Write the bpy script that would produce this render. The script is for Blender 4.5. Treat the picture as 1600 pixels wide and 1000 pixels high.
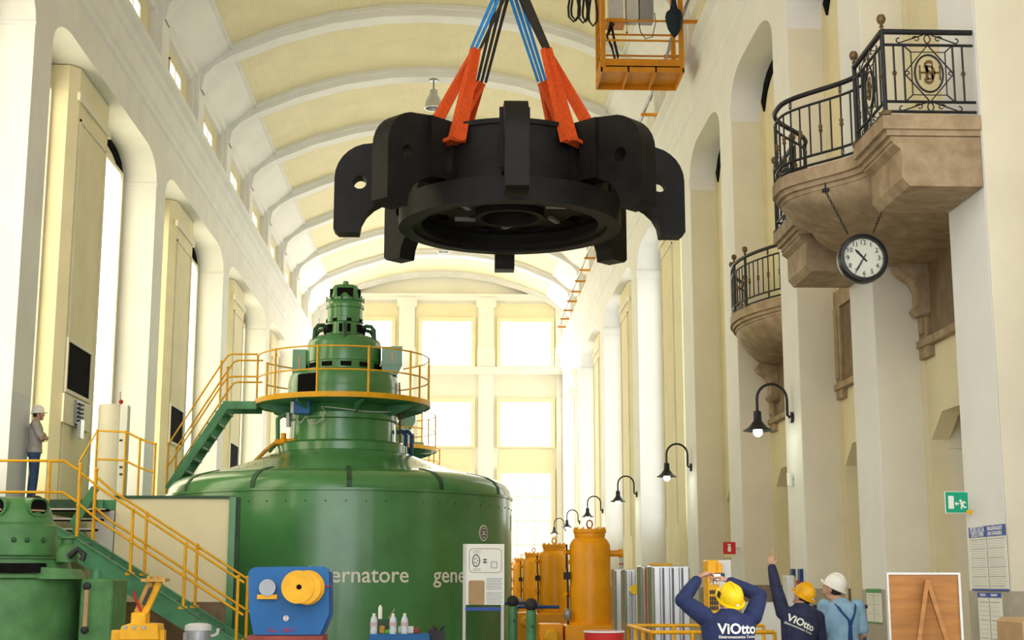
import bpy, bmesh, math, random
from mathutils import Vector, Matrix, Euler
random.seed(7)
PI = math.pi
sc = bpy.context.scene
C = sc.collection
for o in list(bpy.data.objects):
    bpy.data.objects.remove(o)

# ------------------------------------------------------------------ camera
FPX, PITCH, YAW, EYE = 2233.0, math.radians(10.457), math.radians(2.2235), 1.7
cd = bpy.data.cameras.new('camera')
cam = bpy.data.objects.new('camera', cd)
C.objects.link(cam)
cam.location = (0, 0, EYE)
cam.rotation_euler = (PI / 2 + PITCH, 0, -YAW)
cd.sensor_width = 36
cd.lens = 36 * FPX / 1600
cd.clip_end = 400
sc.camera = cam

# ------------------------------------------------------------------ daylight and exposure
WORLD_STRENGTH = 1.6
WIN_END, WIN_LEFT, WIN_RIGHT, WIN_TOP = 4.6, 1.45, 1.1, 0.8
EXPOSURE = 1.1
w = bpy.data.worlds.new('overcast_sky')
sc.world = w
w.use_nodes = True
bg = w.node_tree.nodes['Background']
bg.inputs[0].default_value = (0.97, 0.98, 1.0, 1)
bg.inputs[1].default_value = WORLD_STRENGTH
vs = sc.view_settings
vs.view_transform = 'Standard'
vs.look = 'None'
vs.gamma = 1
vs.use_curve_mapping = False
vs.exposure = EXPOSURE
cy = sc.cycles
cy.max_bounces = 6
cy.diffuse_bounces = 4
cy.glossy_bounces = 3
cy.transmission_bounces = 3
cy.caustics_reflective = False
cy.caustics_refractive = False
cy.use_adaptive_sampling = True
cy.adaptive_threshold = 0.03

# ------------------------------------------------------------------ helpers
def at(x, y, Y):
    """point at hall distance Y seen in the direction of photo pixel x, y"""
    a, b = (x - 800) / FPX, (500 - y) / FPX
    f = math.cos(PITCH) - math.sin(PITCH) * b
    u = math.sin(PITCH) + math.cos(PITCH) * b
    X, YY = a * math.cos(YAW) + f * math.sin(YAW), f * math.cos(YAW) - a * math.sin(YAW)
    k = Y / YY
    return Vector((X * k, Y, u * k + EYE))

def lin(c):
    if isinstance(c, str):
        c = tuple(int(c[i:i + 2], 16) / 255 for i in (0, 2, 4))
        return tuple(v / 12.92 if v <= .04045 else ((v + .055) / 1.055) ** 2.4 for v in c)
    return tuple(c)

MATS = {}
def mat(name, col, rough=.55, metal=0, var=.08, scale=4.0, bump=0.0, coat=0.0, col2=None, stretch=None, bscale=None, spec=.3):
    if name in MATS:
        return MATS[name]
    m = bpy.data.materials.new(name)
    m.use_nodes = True
    nt = m.node_tree
    b = nt.nodes['Principled BSDF']
    c = lin(col)
    tc = nt.nodes.new('ShaderNodeTexCoord')
    mp = nt.nodes.new('ShaderNodeMapping')
    if stretch:
        mp.inputs['Scale'].default_value = stretch
    nt.links.new(tc.outputs['Object'], mp.inputs['Vector'])
    n = nt.nodes.new('ShaderNodeTexNoise')
    n.inputs['Scale'].default_value = scale
    n.inputs['Detail'].default_value = 3
    n.inputs['Roughness'].default_value = .6
    nt.links.new(mp.outputs[0], n.inputs['Vector'])
    r = nt.nodes.new('ShaderNodeValToRGB')
    r.color_ramp.elements[0].position = .32
    r.color_ramp.elements[1].position = .68
    lo = lin(col2) if col2 else tuple(max(0, v * (1 - var)) for v in c)
    hi = tuple(min(1, v * (1 + var * .6)) for v in c)
    r.color_ramp.elements[0].color = (*lo, 1)
    r.color_ramp.elements[1].color = (*hi, 1)
    nt.links.new(n.outputs['Fac'], r.inputs[0])
    nt.links.new(r.outputs[0], b.inputs['Base Color'])
    b.inputs['Roughness'].default_value = rough
    b.inputs['Metallic'].default_value = metal
    b.inputs['Specular IOR Level'].default_value = spec
    if coat:
        b.inputs['Coat Weight'].default_value = coat
        b.inputs['Coat Roughness'].default_value = .12
    if bump:
        n2 = nt.nodes.new('ShaderNodeTexNoise')
        n2.inputs['Scale'].default_value = bscale or scale * 4
        n2.inputs['Detail'].default_value = 2
        nt.links.new(mp.outputs[0], n2.inputs['Vector'])
        bp = nt.nodes.new('ShaderNodeBump')
        bp.inputs['Strength'].default_value = bump
        bp.inputs['Distance'].default_value = .02
        nt.links.new(n2.outputs['Fac'], bp.inputs['Height'])
        nt.links.new(bp.outputs[0], b.inputs['Normal'])
    MATS[name] = m
    return m

def emis(name, col, s):
    if name in MATS:
        return MATS[name]
    m = bpy.data.materials.new(name)
    m.use_nodes = True
    b = m.node_tree.nodes['Principled BSDF']
    c = lin(col)
    b.inputs['Base Color'].default_value = (.6, .6, .6, 1)
    b.inputs['Emission Color'].default_value = (*c, 1)
    b.inputs['Emission Strength'].default_value = s
    MATS[name] = m
    return m

def banded(name, upper, lower, zsplit, rough=.7):
    """plaster whose paint changes colour at a height (two coats of paint)"""
    m = mat(name, upper, rough, var=.06, scale=.9)
    nt = m.node_tree
    b = nt.nodes['Principled BSDF']
    src = b.inputs['Base Color'].links[0].from_socket
    g = nt.nodes.new('ShaderNodeNewGeometry')
    s = nt.nodes.new('ShaderNodeSeparateXYZ')
    nt.links.new(g.outputs['Position'], s.inputs[0])
    lt = nt.nodes.new('ShaderNodeMath')
    lt.operation = 'LESS_THAN'
    lt.inputs[1].default_value = zsplit
    nt.links.new(s.outputs['Z'], lt.inputs[0])
    mx = nt.nodes.new('ShaderNodeMix')
    mx.data_type = 'RGBA'
    nt.links.new(lt.outputs[0], mx.inputs['Factor'])
    nt.links.new(src, mx.inputs['A'])
    mx.inputs['B'].default_value = (*lin(lower), 1)
    nt.links.new(mx.outputs['Result'], b.inputs['Base Color'])
    return m

def planked(name, col, axis, width, rough=.7):
    """painted boards: narrow grooves across one axis, as relief"""
    m = mat(name, col, rough, var=.05, scale=1.2)
    nt = m.node_tree
    b = nt.nodes['Principled BSDF']
    g = nt.nodes.new('ShaderNodeNewGeometry')
    s = nt.nodes.new('ShaderNodeSeparateXYZ')
    nt.links.new(g.outputs['Position'], s.inputs[0])
    d = nt.nodes.new('ShaderNodeMath'); d.operation = 'MULTIPLY'; d.inputs[1].default_value = 1 / width
    nt.links.new(s.outputs[axis], d.inputs[0])
    f = nt.nodes.new('ShaderNodeMath'); f.operation = 'FRACT'
    nt.links.new(d.outputs[0], f.inputs[0])
    p = nt.nodes.new('ShaderNodeMath'); p.operation = 'PINGPONG'; p.inputs[1].default_value = .5
    nt.links.new(f.outputs[0], p.inputs[0])
    q = nt.nodes.new('ShaderNodeMath'); q.operation = 'MINIMUM'; q.inputs[1].default_value = .12
    nt.links.new(p.outputs[0], q.inputs[0])
    bp = nt.nodes.new('ShaderNodeBump')
    bp.inputs['Strength'].default_value = .8
    bp.inputs['Distance'].default_value = .05
    nt.links.new(q.outputs[0], bp.inputs['Height'])
    nt.links.new(bp.outputs[0], b.inputs['Normal'])
    return m

WLOC = {}
class MB:
    def __init__(s):
        s.v, s.f = [], []
    def add(s, vs_, fs):
        k = len(s.v)
        s.v += [tuple(v) for v in vs_]
        s.f += [tuple(i + k for i in f) for f in fs]
        return s
    def box(s, x0, y0, z0, x1, y1, z1):
        x0, x1 = min(x0, x1), max(x0, x1); y0, y1 = min(y0, y1), max(y0, y1); z0, z1 = min(z0, z1), max(z0, z1)
        return s.add([(x0, y0, z0), (x1, y0, z0), (x1, y1, z0), (x0, y1, z0), (x0, y0, z1), (x1, y0, z1), (x1, y1, z1), (x0, y1, z1)],
                     [(0, 3, 2, 1), (4, 5, 6, 7), (0, 1, 5, 4), (1, 2, 6, 5), (2, 3, 7, 6), (3, 0, 4, 7)])
    def obox(s, c, size, R=None):
        R = R or Matrix.Identity(3)
        c = Vector(c); h = Vector(size) / 2
        t = MB().box(-h.x, -h.y, -h.z, h.x, h.y, h.z)
        return s.add([c + R @ Vector(v) for v in t.v], t.f)
    def beam(s, a, b, wd, ht, up=(0, 0, 1)):
        a, b = Vector(a), Vector(b)
        d = (b - a); L = d.length; d.normalize()
        up = Vector(up)
        sx = d.cross(up)
        if sx.length < 1e-4:
            sx = d.cross(Vector((0, 1, 0)))
        sx.normalize(); uz = sx.cross(d)
        R = Matrix((sx, d, uz)).transposed()
        return s.obox((a + b) / 2, (wd, L, ht), R)
    def prism(s, poly, a, b, fn):
        """poly: 2D points, fn(u, v, t) -> 3D; extruded from t=a to t=b"""
        n = len(poly)
        vs_ = [fn(u, v, a) for u, v in poly] + [fn(u, v, b) for u, v in poly]
        fs = [tuple(range(n))[::-1], tuple(range(n, 2 * n))]
        fs += [(i, (i + 1) % n, n + (i + 1) % n, n + i) for i in range(n)]
        return s.add(vs_, fs)
    def tube(s, pts, r, n=8, closed=False, caps=True):
        pts = [Vector(p) for p in pts]
        m = len(pts)
        rr = r if isinstance(r, (list, tuple)) else [r] * m
        tan = []
        for i in range(m):
            a = pts[(i - 1) % m] if (closed or i) else pts[i]
            b = pts[(i + 1) % m] if (closed or i < m - 1) else pts[i]
            t = b - a
            if t.length < 1e-9: t = Vector((0, 0, 1))
            tan.append(t.normalized())
        ref = Vector((0, 0, 1)) if abs(tan[0].z) < .9 else Vector((1, 0, 0))
        u = tan[0].cross(ref).normalized()
        vs_, fs = [], []
        for i in range(m):
            u = u - tan[i] * u.dot(tan[i])
            if u.length < 1e-6: u = tan[i].orthogonal()
            u.normalize()
            w_ = tan[i].cross(u)
            for j in range(n):
                an = 2 * PI * j / n
                vs_.append(pts[i] + (u * math.cos(an) + w_ * math.sin(an)) * rr[i])
        for i in range(m if closed else m - 1):
            i2 = (i + 1) % m
            for j in range(n):
                fs.append((i * n + j, i * n + (j + 1) % n, i2 * n + (j + 1) % n, i2 * n + j))
        if caps and not closed:
            fs.append(tuple(range(n))[::-1]); fs.append(tuple(range((m - 1) * n, m * n)))
        return s.add(vs_, fs)
    def lathe(s, prof, c=(0, 0, 0), n=32, R=None, a0=0, a1=2 * PI):
        c = Vector(c); full = abs(a1 - a0 - 2 * PI) < 1e-6
        m = n if full else n + 1
        vs_, fs = [], []
        for r, z in prof:
            for j in range(m):
                a = a0 + (a1 - a0) * j / n
                p = Vector((r * math.cos(a), r * math.sin(a), z))
                vs_.append(c + (R @ p if R else p))
        for i in range(len(prof) - 1):
            for j in range(n):
                j2 = (j + 1) % m
                fs.append((i * m + j, i * m + j2, (i + 1) * m + j2, (i + 1) * m + j))
        if full:
            if prof[0][0] > 1e-4: fs.append(tuple(range(m))[::-1])
            if prof[-1][0] > 1e-4: fs.append(tuple(range((len(prof) - 1) * m, len(prof) * m)))
        return s.add(vs_, fs)
    def ring(s, ri, ro, z0, z1, c=(0, 0, 0), n=48, R=None):
        return s.lathe([(ri, z0), (ro, z0), (ro, z1), (ri, z1), (ri, z0)], c, n, R) if False else s._ring(ri, ro, z0, z1, c, n, R)
    def _ring(s, ri, ro, z0, z1, c, n, R):
        c = Vector(c); vs_, fs = [], []
        for r, z in ((ri, z0), (ro, z0), (ro, z1), (ri, z1)):
            for j in range(n):
                a = 2 * PI * j / n
                p = Vector((r * math.cos(a), r * math.sin(a), z))
                vs_.append(c + (R @ p if R else p))
        for i in range(4):
            i2 = (i + 1) % 4
            for j in range(n):
                j2 = (j + 1) % n
                fs.append((i * n + j, i * n + j2, i2 * n + j2, i2 * n + j))
        return s.add(vs_, fs)
    def ball(s, c, r, nu=14, nv=8, R=None):
        r = r if isinstance(r, (tuple, list)) else (r, r, r)
        c = Vector(c); vs_, fs = [], []
        for i in range(nv + 1):
            t = PI * i / nv
            for j in range(nu):
                a = 2 * PI * j / nu
                p = Vector((r[0] * math.sin(t) * math.cos(a), r[1] * math.sin(t) * math.sin(a), r[2] * math.cos(t)))
                vs_.append(c + (R @ p if R else p))
        for i in range(nv):
            for j in range(nu):
                j2 = (j + 1) % nu
                if i == 0: fs.append((j, nu + j, nu + j2))
                elif i == nv - 1: fs.append((i * nu + j, (i + 1) * nu + j, i * nu + j2))
                else: fs.append((i * nu + j, (i + 1) * nu + j, (i + 1) * nu + j2, i * nu + j2))
        return s.add(vs_, fs)
    def cyl(s, a, b, r, n=16):
        return s.tube([a, b], r, n)
    def mapv(s, fn):
        s.v = [tuple(fn(Vector(v))) for v in s.v]
        return s
    def build(s, name, m, parent=None, smooth=None, bevel=0, local=False):
        me = bpy.data.meshes.new(name)
        off = WLOC.get(parent.name, Vector((0, 0, 0))) if (parent is not None and not local) else Vector((0, 0, 0))
        base = off
        if parent is None and s.v and not local:
            xs = [v[0] for v in s.v]; ys = [v[1] for v in s.v]; zs = [v[2] for v in s.v]
            base = Vector(((min(xs) + max(xs)) / 2, (min(ys) + max(ys)) / 2, min(zs)))
        me.from_pydata([tuple(Vector(v) - base) for v in s.v], [], s.f)
        bm = bmesh.new(); bm.from_mesh(me)
        bmesh.ops.remove_doubles(bm, verts=bm.verts, dist=1e-5)
        if bevel:
            bmesh.ops.bevel(bm, geom=list(bm.edges), offset=bevel, segments=1, affect='EDGES', clamp_overlap=True)
        bmesh.ops.recalc_face_normals(bm, faces=bm.faces)
        bm.to_mesh(me); bm.free()
        if smooth is not None:
            me.polygons.foreach_set('use_smooth', [True] * len(me.polygons))
            me.set_sharp_from_angle(angle=math.radians(smooth))
        if m is not None:
            me.materials.append(m)
        ob = bpy.data.objects.new(name, me)
        C.objects.link(ob)
        if parent is not None:
            ob.parent = parent
            WLOC[ob.name] = off
        else:
            ob.location = base
            WLOC[ob.name] = base
        return ob

def tag(o, label=None, cat=None, group=None, kind=None):
    if label: o['label'] = label
    if cat: o['category'] = cat
    if group: o['group'] = group
    if kind: o['kind'] = kind
    return o

def thing(name, label, cat, loc=(0, 0, 0), group=None, rotz=0):
    o = bpy.data.objects.new(name, None)
    o.empty_display_size = .1
    C.objects.link(o)
    o.location = loc
    o.rotation_euler = (0, 0, rotz)
    WLOC[o.name] = Vector(loc)
    return tag(o, label, cat, group)

def part_label(o, label):
    o['label'] = label
    return o

def copy_tree(o, parent=None, loc=None, label=None, skip=()):
    c = o.copy()
    C.objects.link(c)
    c.parent = parent
    if parent is None and loc is not None:
        c.location = loc
    if label: c['label'] = label
    for ch in list(o.children):
        if ch.name.split('.')[0] not in skip:
            copy_tree(ch, c)
    return c

def mesh_of(obj):
    dg = bpy.context.evaluated_depsgraph_get()
    me = bpy.data.meshes.new_from_object(obj.evaluated_get(dg))
    vs_ = [tuple(v.co) for v in me.vertices]
    fs = [tuple(p.vertices) for p in me.polygons]
    bpy.data.meshes.remove(me)
    return vs_, fs

def plate(loops, th):
    """flat plate in the XY plane, thickness th about z=0; further loops are holes"""
    cu = bpy.data.curves.new('tmp', 'CURVE')
    cu.dimensions = '2D'; cu.fill_mode = 'BOTH'; cu.extrude = th / 2
    for lp in loops:
        sp = cu.splines.new('POLY')
        sp.points.add(len(lp) - 1)
        for p, (x, y) in zip(sp.points, lp):
            p.co = (x, y, 0, 1)
        sp.use_cyclic_u = True
    ob = bpy.data.objects.new('tmp', cu)
    C.objects.link(ob)
    r = mesh_of(ob)
    bpy.data.objects.remove(ob); bpy.data.curves.remove(cu)
    return r

def text(body, size, th=.004, align='CENTER', bold=0.0, spacing=1.0):
    cu = bpy.data.curves.new('tmp', 'FONT')
    cu.body = body; cu.size = size; cu.extrude = th / 2; cu.align_x = align; cu.align_y = 'CENTER'
    cu.offset = bold; cu.resolution_u = 3; cu.space_character = spacing
    ob = bpy.data.objects.new('tmp', cu)
    C.objects.link(ob)
    r = mesh_of(ob)
    bpy.data.objects.remove(ob); bpy.data.curves.remove(cu)
    return r

def circ(cx, cy, r, n=20, ry=None):
    return [(cx + r * math.cos(2 * PI * i / n), cy + (ry or r) * math.sin(2 * PI * i / n)) for i in range(n)]

def rrect(x0, y0, x1, y1, r, n=4):
    pts = []
    for cx, cy, a in ((x1 - r, y1 - r, 0), (x0 + r, y1 - r, 90), (x0 + r, y0 + r, 180), (x1 - r, y0 + r, 270)):
        for i in range(n + 1):
            t = math.radians(a + 90 * i / n)
            pts.append((cx + r * math.cos(t), cy + r * math.sin(t)))
    return pts

def face_cam(p, flip=1):
    """2D plate drawing (x right, y up, z towards the camera side) stood up at p, facing -Y"""
    p = Vector(p)
    return lambda v: p + Vector((v.x, -v.z, v.y))

# ------------------------------------------------------------------ materials
M = dict(
    white=mat('white_plaster', (.80, .80, .785), .75, var=.05, scale=.8),
    leftwall=banded('left_wall_paint', (.78, .775, .735), (.72, .735, .74), 5.1),
    cream=mat('cream_plaster', (.77, .72, .575), .75, var=.06, scale=.9),
    yellow=mat('yellow_plaster', (.77, .695, .46), .75, var=.07, scale=.9),
    ceil=planked('yellow_ceiling_boards', (.76, .69, .46), 'X', .34),
    floor=mat('floor_tiles', (.36, .33, .28), .3, var=.15, scale=1.5),
    litcream=mat('lit_end_plaster', (.88, .85, .74), .75, var=.04, scale=.8),  # end wall colours lightened to carry the glow of the far end
    lityellow=mat('lit_yellow_end_plaster', (.88, .80, .55), .75, var=.04, scale=.8),
    litwhite=mat('lit_white_end_plaster', (.88, .87, .82), .75, var=.04, scale=.8),
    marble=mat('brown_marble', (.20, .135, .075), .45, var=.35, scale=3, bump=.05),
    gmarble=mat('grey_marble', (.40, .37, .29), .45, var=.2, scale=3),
    stone=mat('brown_stone', (.37, .275, .17), .65, var=.3, scale=4, bump=.3, bscale=40, col2=(.27, .19, .115)),
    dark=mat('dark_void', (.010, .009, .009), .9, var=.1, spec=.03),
    black=mat('black_enamel', (.018, .018, .019), .35, var=.1),
    iron=mat('wrought_iron', (.022, .023, .028), .38, metal=.3, var=.2, scale=20),
    bronze=mat('bronze', (.16, .10, .045), .45, metal=.5, var=.3, scale=20),
    rotor=mat('rotor_steel', (.0085, .0075, .0065), .55, spec=.2, var=.4, scale=3, bump=.12),
    green=mat('green_enamel', (.060, .225, .070), .24, var=.18, scale=1.1, coat=.4, spec=.5),
    greenm=mat('green_machine_paint', (.085, .23, .075), .42, var=.3, scale=2.5, bump=.1),
    greens=mat('green_stair_paint', (.075, .25, .12), .4, var=.3, scale=3),
    greend=mat('dark_green_paint', (.030, .085, .040), .45, var=.2, scale=3),
    ylw=mat('yellow_rail_paint', (.78, .39, .008), .42, var=.15, scale=6),
    org=mat('orange_tank_paint', (.84, .34, .004), .36, var=.14, scale=2),
    cage=mat('orange_cage_paint', (.60, .23, .005), .5, var=.15, scale=3),
    steel=mat('brushed_steel', (.55, .56, .57), .3, metal=.9, var=.15, scale=10, stretch=(1, 1, .05)),
    grey=mat('grey_metal', (.30, .31, .32), .4, metal=.5, var=.15),
    lgrey=mat('light_grey_paint', (.58, .58, .55), .5, var=.08),
    blue=mat('blue_paint', (.010, .115, .33), .45, var=.12, scale=3),
    dblue=mat('dark_blue_paint', (.012, .055, .17), .45, var=.15),
    sack=mat('dark_sacking', (.012, .022, .035), .8, var=.2),
    red=mat('red_paint', (.42, .018, .016), .4, var=.15),
    brownred=mat('red_oxide_paint', (.26, .045, .03), .5, var=.2),
    paper=mat('white_paper', (.78, .78, .72), .7, var=.03),
    cardb=mat('cardboard', (.45, .30, .16), .8, var=.12),
    wood=mat('varnished_plywood', (.34, .145, .035), .5, var=.2, scale=3, stretch=(1, 1, 8)),
    ink=mat('black_ink', (.03, .03, .035), .6, var=.05),
    letter=mat('cream_lettering', (.78, .78, .66), .5, var=.04),
    bluestrip=mat('blue_print', (.04, .09, .40), .5, var=.05),
    slingo=mat('orange_webbing', (.62, .072, .006), .75, var=.3, scale=9, bump=.5, stretch=(6, 6, 1)),
    slingb=mat('blue_webbing', (.02, .20, .50), .7, var=.2, scale=9, bump=.4),
    slingk=mat('black_webbing', (.025, .020, .017), .8, var=.2, scale=9, bump=.4),
    rubber=mat('black_rubber', (.02, .02, .02), .6),
    signg=mat('green_sign', (.01, .36, .20), .4, var=.03),
    signr=mat('red_sign', (.62, .02, .015), .4, var=.03),
    signw=mat('sign_white', (.85, .85, .78), .5, var=.02),
    skin=mat('skin', (.52, .29, .19), .5, var=.12, scale=12),
    hair=mat('dark_hair', (.03, .022, .018), .6),
    navy=mat('navy_overall', (.016, .026, .085), .8, var=.25, scale=9, bump=.4, bscale=18),
    navy2=mat('faded_navy_overall', (.022, .026, .065), .8, var=.25, scale=9, bump=.4, bscale=18),
    tshirt=mat('pale_blue_cotton', (.24, .40, .54), .8, var=.15, scale=9, bump=.4, bscale=18),
    gshirt=mat('grey_cotton', (.36, .34, .31), .8, var=.15, scale=9, bump=.4, bscale=18),
    jeans=mat('blue_denim', (.035, .075, .17), .8, var=.3, scale=12, bump=.3),
    shoe=mat('shoe_leather', (.03, .02, .015), .5),
    hely=mat('yellow_helmet_plastic', (.82, .55, .008), .3, var=.06),
    helo=mat('orange_yellow_helmet_plastic', (.80, .40, .008), .35, var=.2, scale=8),
    helw=mat('white_helmet_plastic', (.80, .78, .70), .3, var=.08),
    glassb=mat('bottle_plastic', (.62, .68, .74), .12, var=.1),
    clockw=mat('clock_face', (.72, .74, .62), .5, var=.03),
    copper=mat('red_copper', (.45, .16, .07), .35, metal=.8),
    pipey=mat('ochre_pipe', (.50, .27, .04), .4, var=.3, scale=6),
    winend=emis('daylit_end_glass', (1, .985, .94), WIN_END),
    wingreen=emis('daylit_green_glass', (.86, .96, .66), .38),
    winleft=emis('daylit_left_glass', (1, .90, .62), WIN_LEFT),
    winright=emis('daylit_right_glass', (.96, .97, .95), WIN_RIGHT),
    wintop=emis('daylit_clerestory_glass', (1, .94, .76), WIN_TOP),
    bulb=emis('lit_bulb', (.85, 1.0, .80), 6),
    screen=emis('camera_screen', (.55, .75, .80), .5),
)
# ------------------------------------------------------------------ the hall
XL, XR, YEND, YNEAR = -7.9, 6.0, 81.0, -3.0
ZL = 14.8                       # crane ledge
BAY = 10.97
ZTOP, ZSPR, RC = 12.72, 12.05, 1.3   # arch crown, springing, corner radius
XC = (XL + XR) / 2

def struct(name, mb, m, smooth=None, bevel=0):
    return tag(mb.build(name, m, None, smooth, bevel), kind='structure')

def zarch(y, y0, y1):
    d = min(y - y0, y1 - y)
    if d >= RC: return ZTOP
    t = 1 - d / RC
    return ZSPR + (ZTOP - ZSPR) * math.sqrt(max(0, 1 - t * t))

def arch_wall(mb, x0, x1, y0, y1, ztop):
    """spandrel over an opening y0..y1 between planes x0 (hall face) and x1"""
    ys = [y0 + RC * (1 - math.cos(PI / 2 * i / 7)) for i in range(8)]
    ys += [y1 - RC * (1 - math.cos(PI / 2 * (7 - i) / 7)) for i in range(8)]
    k = len(mb.v)
    vs_, fs = [], []
    for y in ys:
        z = zarch(y, y0, y1)
        vs_ += [(x0, y, z), (x0, y, ztop), (x1, y, z), (x1, y, ztop)]
    for i in range(len(ys) - 1):
        a, b = 4 * i, 4 * i + 4
        fs += [(a, b, b + 1, a + 1), (a + 2, a + 3, b + 3, b + 2), (a, a + 2, b + 2, b), (a + 1, b + 1, b + 3, a + 3)]
    fs += [(0, 1, 3, 2), (4 * len(ys) - 4, 4 * len(ys) - 2, 4 * len(ys) - 1, 4 * len(ys) - 3)]
    mb.add(vs_, fs)

struct('floor', MB().box(XL - 2, YNEAR, -.2, XR + 2, YEND + 1, 0), M['floor'])

# pilaster intervals along each wall
LP = [(-3.0, 15.71)] + [(36.5 + BAY * k, 37.65 + BAY * k) for k in range(-1, 4)] + [(80.4, 81.0)]  # first span: unseen solid wall, left windowless to cut light near the camera
RPN = [(-2.6, -1.4), (2.0, 3.2), (6.5, 7.7), (11.0, 12.2), (15.56, 16.75), (20.05, 21.23), (24.6, 25.8), (30.0, 31.35)]
RPF = [(35.6 + BAY * k, 37.2 + BAY * k) for k in range(0, 5)]
RPF[-1] = (79.4, 81.0)
RP = RPN + RPF

# ---- left wall: pilasters, arches, ledge with mouldings, recess with window bays
wl = MB()
for y0, y1 in LP: wl.box(XL - .9, y0, 0, XL, y1, ZL)
for (a, b), (c, d) in zip(LP[:-1], LP[1:]): arch_wall(wl, XL, XL - .9, b, c, ZL)
wall_left = struct('wall_left', wl, M['leftwall'], smooth=35)
def ledge(sign, X, nm):
    mb = MB()
    prof = [(0, 13.55), (.06, 13.6), (.06, 13.78), (.12, 13.84), (.12, 14.35), (.2, 14.42), (.2, 14.62), (.34, 14.7), (.34, 14.86), (-.35, 14.86), (-.35, 13.55)]
    mb.prism(prof, YNEAR, YEND, lambda u, v, t: (X + sign * u, t, v))
    return struct(nm, mb, M['white'])
ledge(1, XL, 'trim_1'); ledge(-1, XR, 'trim_2')

def soffit_shadow(parent, xa, xb, y0, y1):
    """dark strip painting the shadowed gap along the crown of the recess"""
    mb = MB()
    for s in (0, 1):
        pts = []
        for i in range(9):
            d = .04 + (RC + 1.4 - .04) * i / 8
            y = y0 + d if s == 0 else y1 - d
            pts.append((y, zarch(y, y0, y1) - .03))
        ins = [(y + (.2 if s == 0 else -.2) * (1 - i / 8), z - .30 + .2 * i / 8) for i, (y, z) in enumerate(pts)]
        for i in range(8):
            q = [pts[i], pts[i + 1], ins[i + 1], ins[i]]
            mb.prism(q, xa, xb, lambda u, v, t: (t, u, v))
    mb.build('shadow_strip', M['dark'], parent)  # near-black strip carries the shadow under the soffit

WINN = [0]
def wide_bay(side, y0, y1, wall, black_panel, full):
    """recess with a projecting yellow pier between two tall windows"""
    sg = -1 if side == 'L' else 1
    X = XL if side == 'L' else XR
    back = X + sg * .9
    yc = (y0 + y1) / 2 - (.45 if side == 'L' else 0)
    pw = 1.5
    face = X + sg * .30
    MB().box(back, y0 - .2, 0, back + sg * .3, y1 + .2, ZL - .5).build('recess_back', M['yellow'], wall)
    # pier with chamfered corners and a sunk panel in its face
    pier = MB().prism([(yc - pw, back), (yc - pw, face + sg * .18), (yc - pw + .22, face), (yc + pw - .22, face), (yc + pw, face + sg * .18), (yc + pw, back)],
                      0, ZTOP - .02, lambda u, v, t: (v, u, t)).build('window_pier', M['yellow'], wall)
    fr = MB()
    for a in (yc - pw + .35, yc + pw - .41): fr.box(face - sg * .03, a, 3.4, face + sg * .02, a + .06, 11.6)
    fr.box(face - sg * .03, yc - pw + .35, 11.54, face + sg * .02, yc + pw - .35, 11.6)
    fr.build('panel_moulding', M['cream'], wall)
    MB().box(face - sg * .05, yc - pw + .1, 11.95, face + sg * .02, yc + pw - .1, 12.12).build('pier_capital_moulding', M['cream'], wall)
    soffit_shadow(wall, back - sg * .0, back - sg * .05, y0, y1)
    for a, b in ((y0 + .35, yc - pw - .12), (yc + pw + .12, y1 - .3)):
        WINN[0] += 1
        wn = thing('window_%d' % WINN[0], None, None, (back - sg * .03, (a + b) / 2, 3.4)); wn['kind'] = 'structure'
        MB().add([(back - sg * .05, a, 3.4), (back - sg * .05, b, 3.4), (back - sg * .05, b, 12.1), (back - sg * .05, a, 12.1)], [(0, 1, 2, 3)]).build('pane', M['winleft'] if side == 'L' else M['winright'], wn)
        f = MB()
        f.box(back, a - .1, 3.3, back - sg * .09, a, 12.2); f.box(back, b, 3.3, back - sg * .09, b + .1, 12.2)
        f.box(back, a, 12.1, back - sg * .09, b, 12.2); f.box(back, a, 3.3, back - sg * .09, b, 3.4)
        f.build('window_frame', M['cream'], wn)
    if black_panel:
        MB().box(face - sg * .02, yc - 1.15, 5.72, face + sg * .02, yc + .75, 6.72).build('black_vent', M['dark'], wall)
        g = MB()
        for a, b, c, d in ((-1.23, -1.15, 5.64, 6.80), (.75, .83, 5.64, 6.80), (-1.15, .75, 5.64, 5.72), (-1.15, .75, 6.72, 6.8)):
            g.box(face - sg * .05, yc + a, c, face + sg * .02, yc + b, d)
        g.build('vent_frame', M['cream'], wall)
for i, ((a, b), (c, d)) in enumerate(zip(LP[:-1], LP[1:])):
    wide_bay('L', b, c, wall_left, True, True)

# ---- right wall: closely spaced pilasters near by, wide window bays farther off
wr = MB()
for y0, y1 in RP: wr.box(XR, y0, 0, XR + .9, y1, ZL)
for (a, b), (c, d) in zip(RP[:-1], RP[1:]): arch_wall(wr, XR, XR + .9, b, c, ZL)
wall_right = struct('wall_right', wr, M['white'], smooth=35)
for (a, b), (c, d) in zip(RPF[:-1], RPF[1:]): wide_bay('R', b, c, wall_right, False, True)
# impost mouldings on the jambs
imp = MB()
for (a, b), (c, d) in zip(RP[6:-1], RP[7:]):
    imp.box(XR - .03, c - .04, 11.88, XR + .88, c, 12.02); imp.box(XR - .02, c - .025, 11.72, XR + .88, c, 11.88)
imp.build('impost_moulding', M['white'], wall_right)
iml = MB()
for (a, b), (c, d) in zip(LP[:-1], LP[1:]):
    iml.box(XL + .02, c - .03, 11.95, XL - .88, c, 12.01)
iml.build('impost_moulding', M['white'], wall_left)
XB = XR + .71
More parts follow.
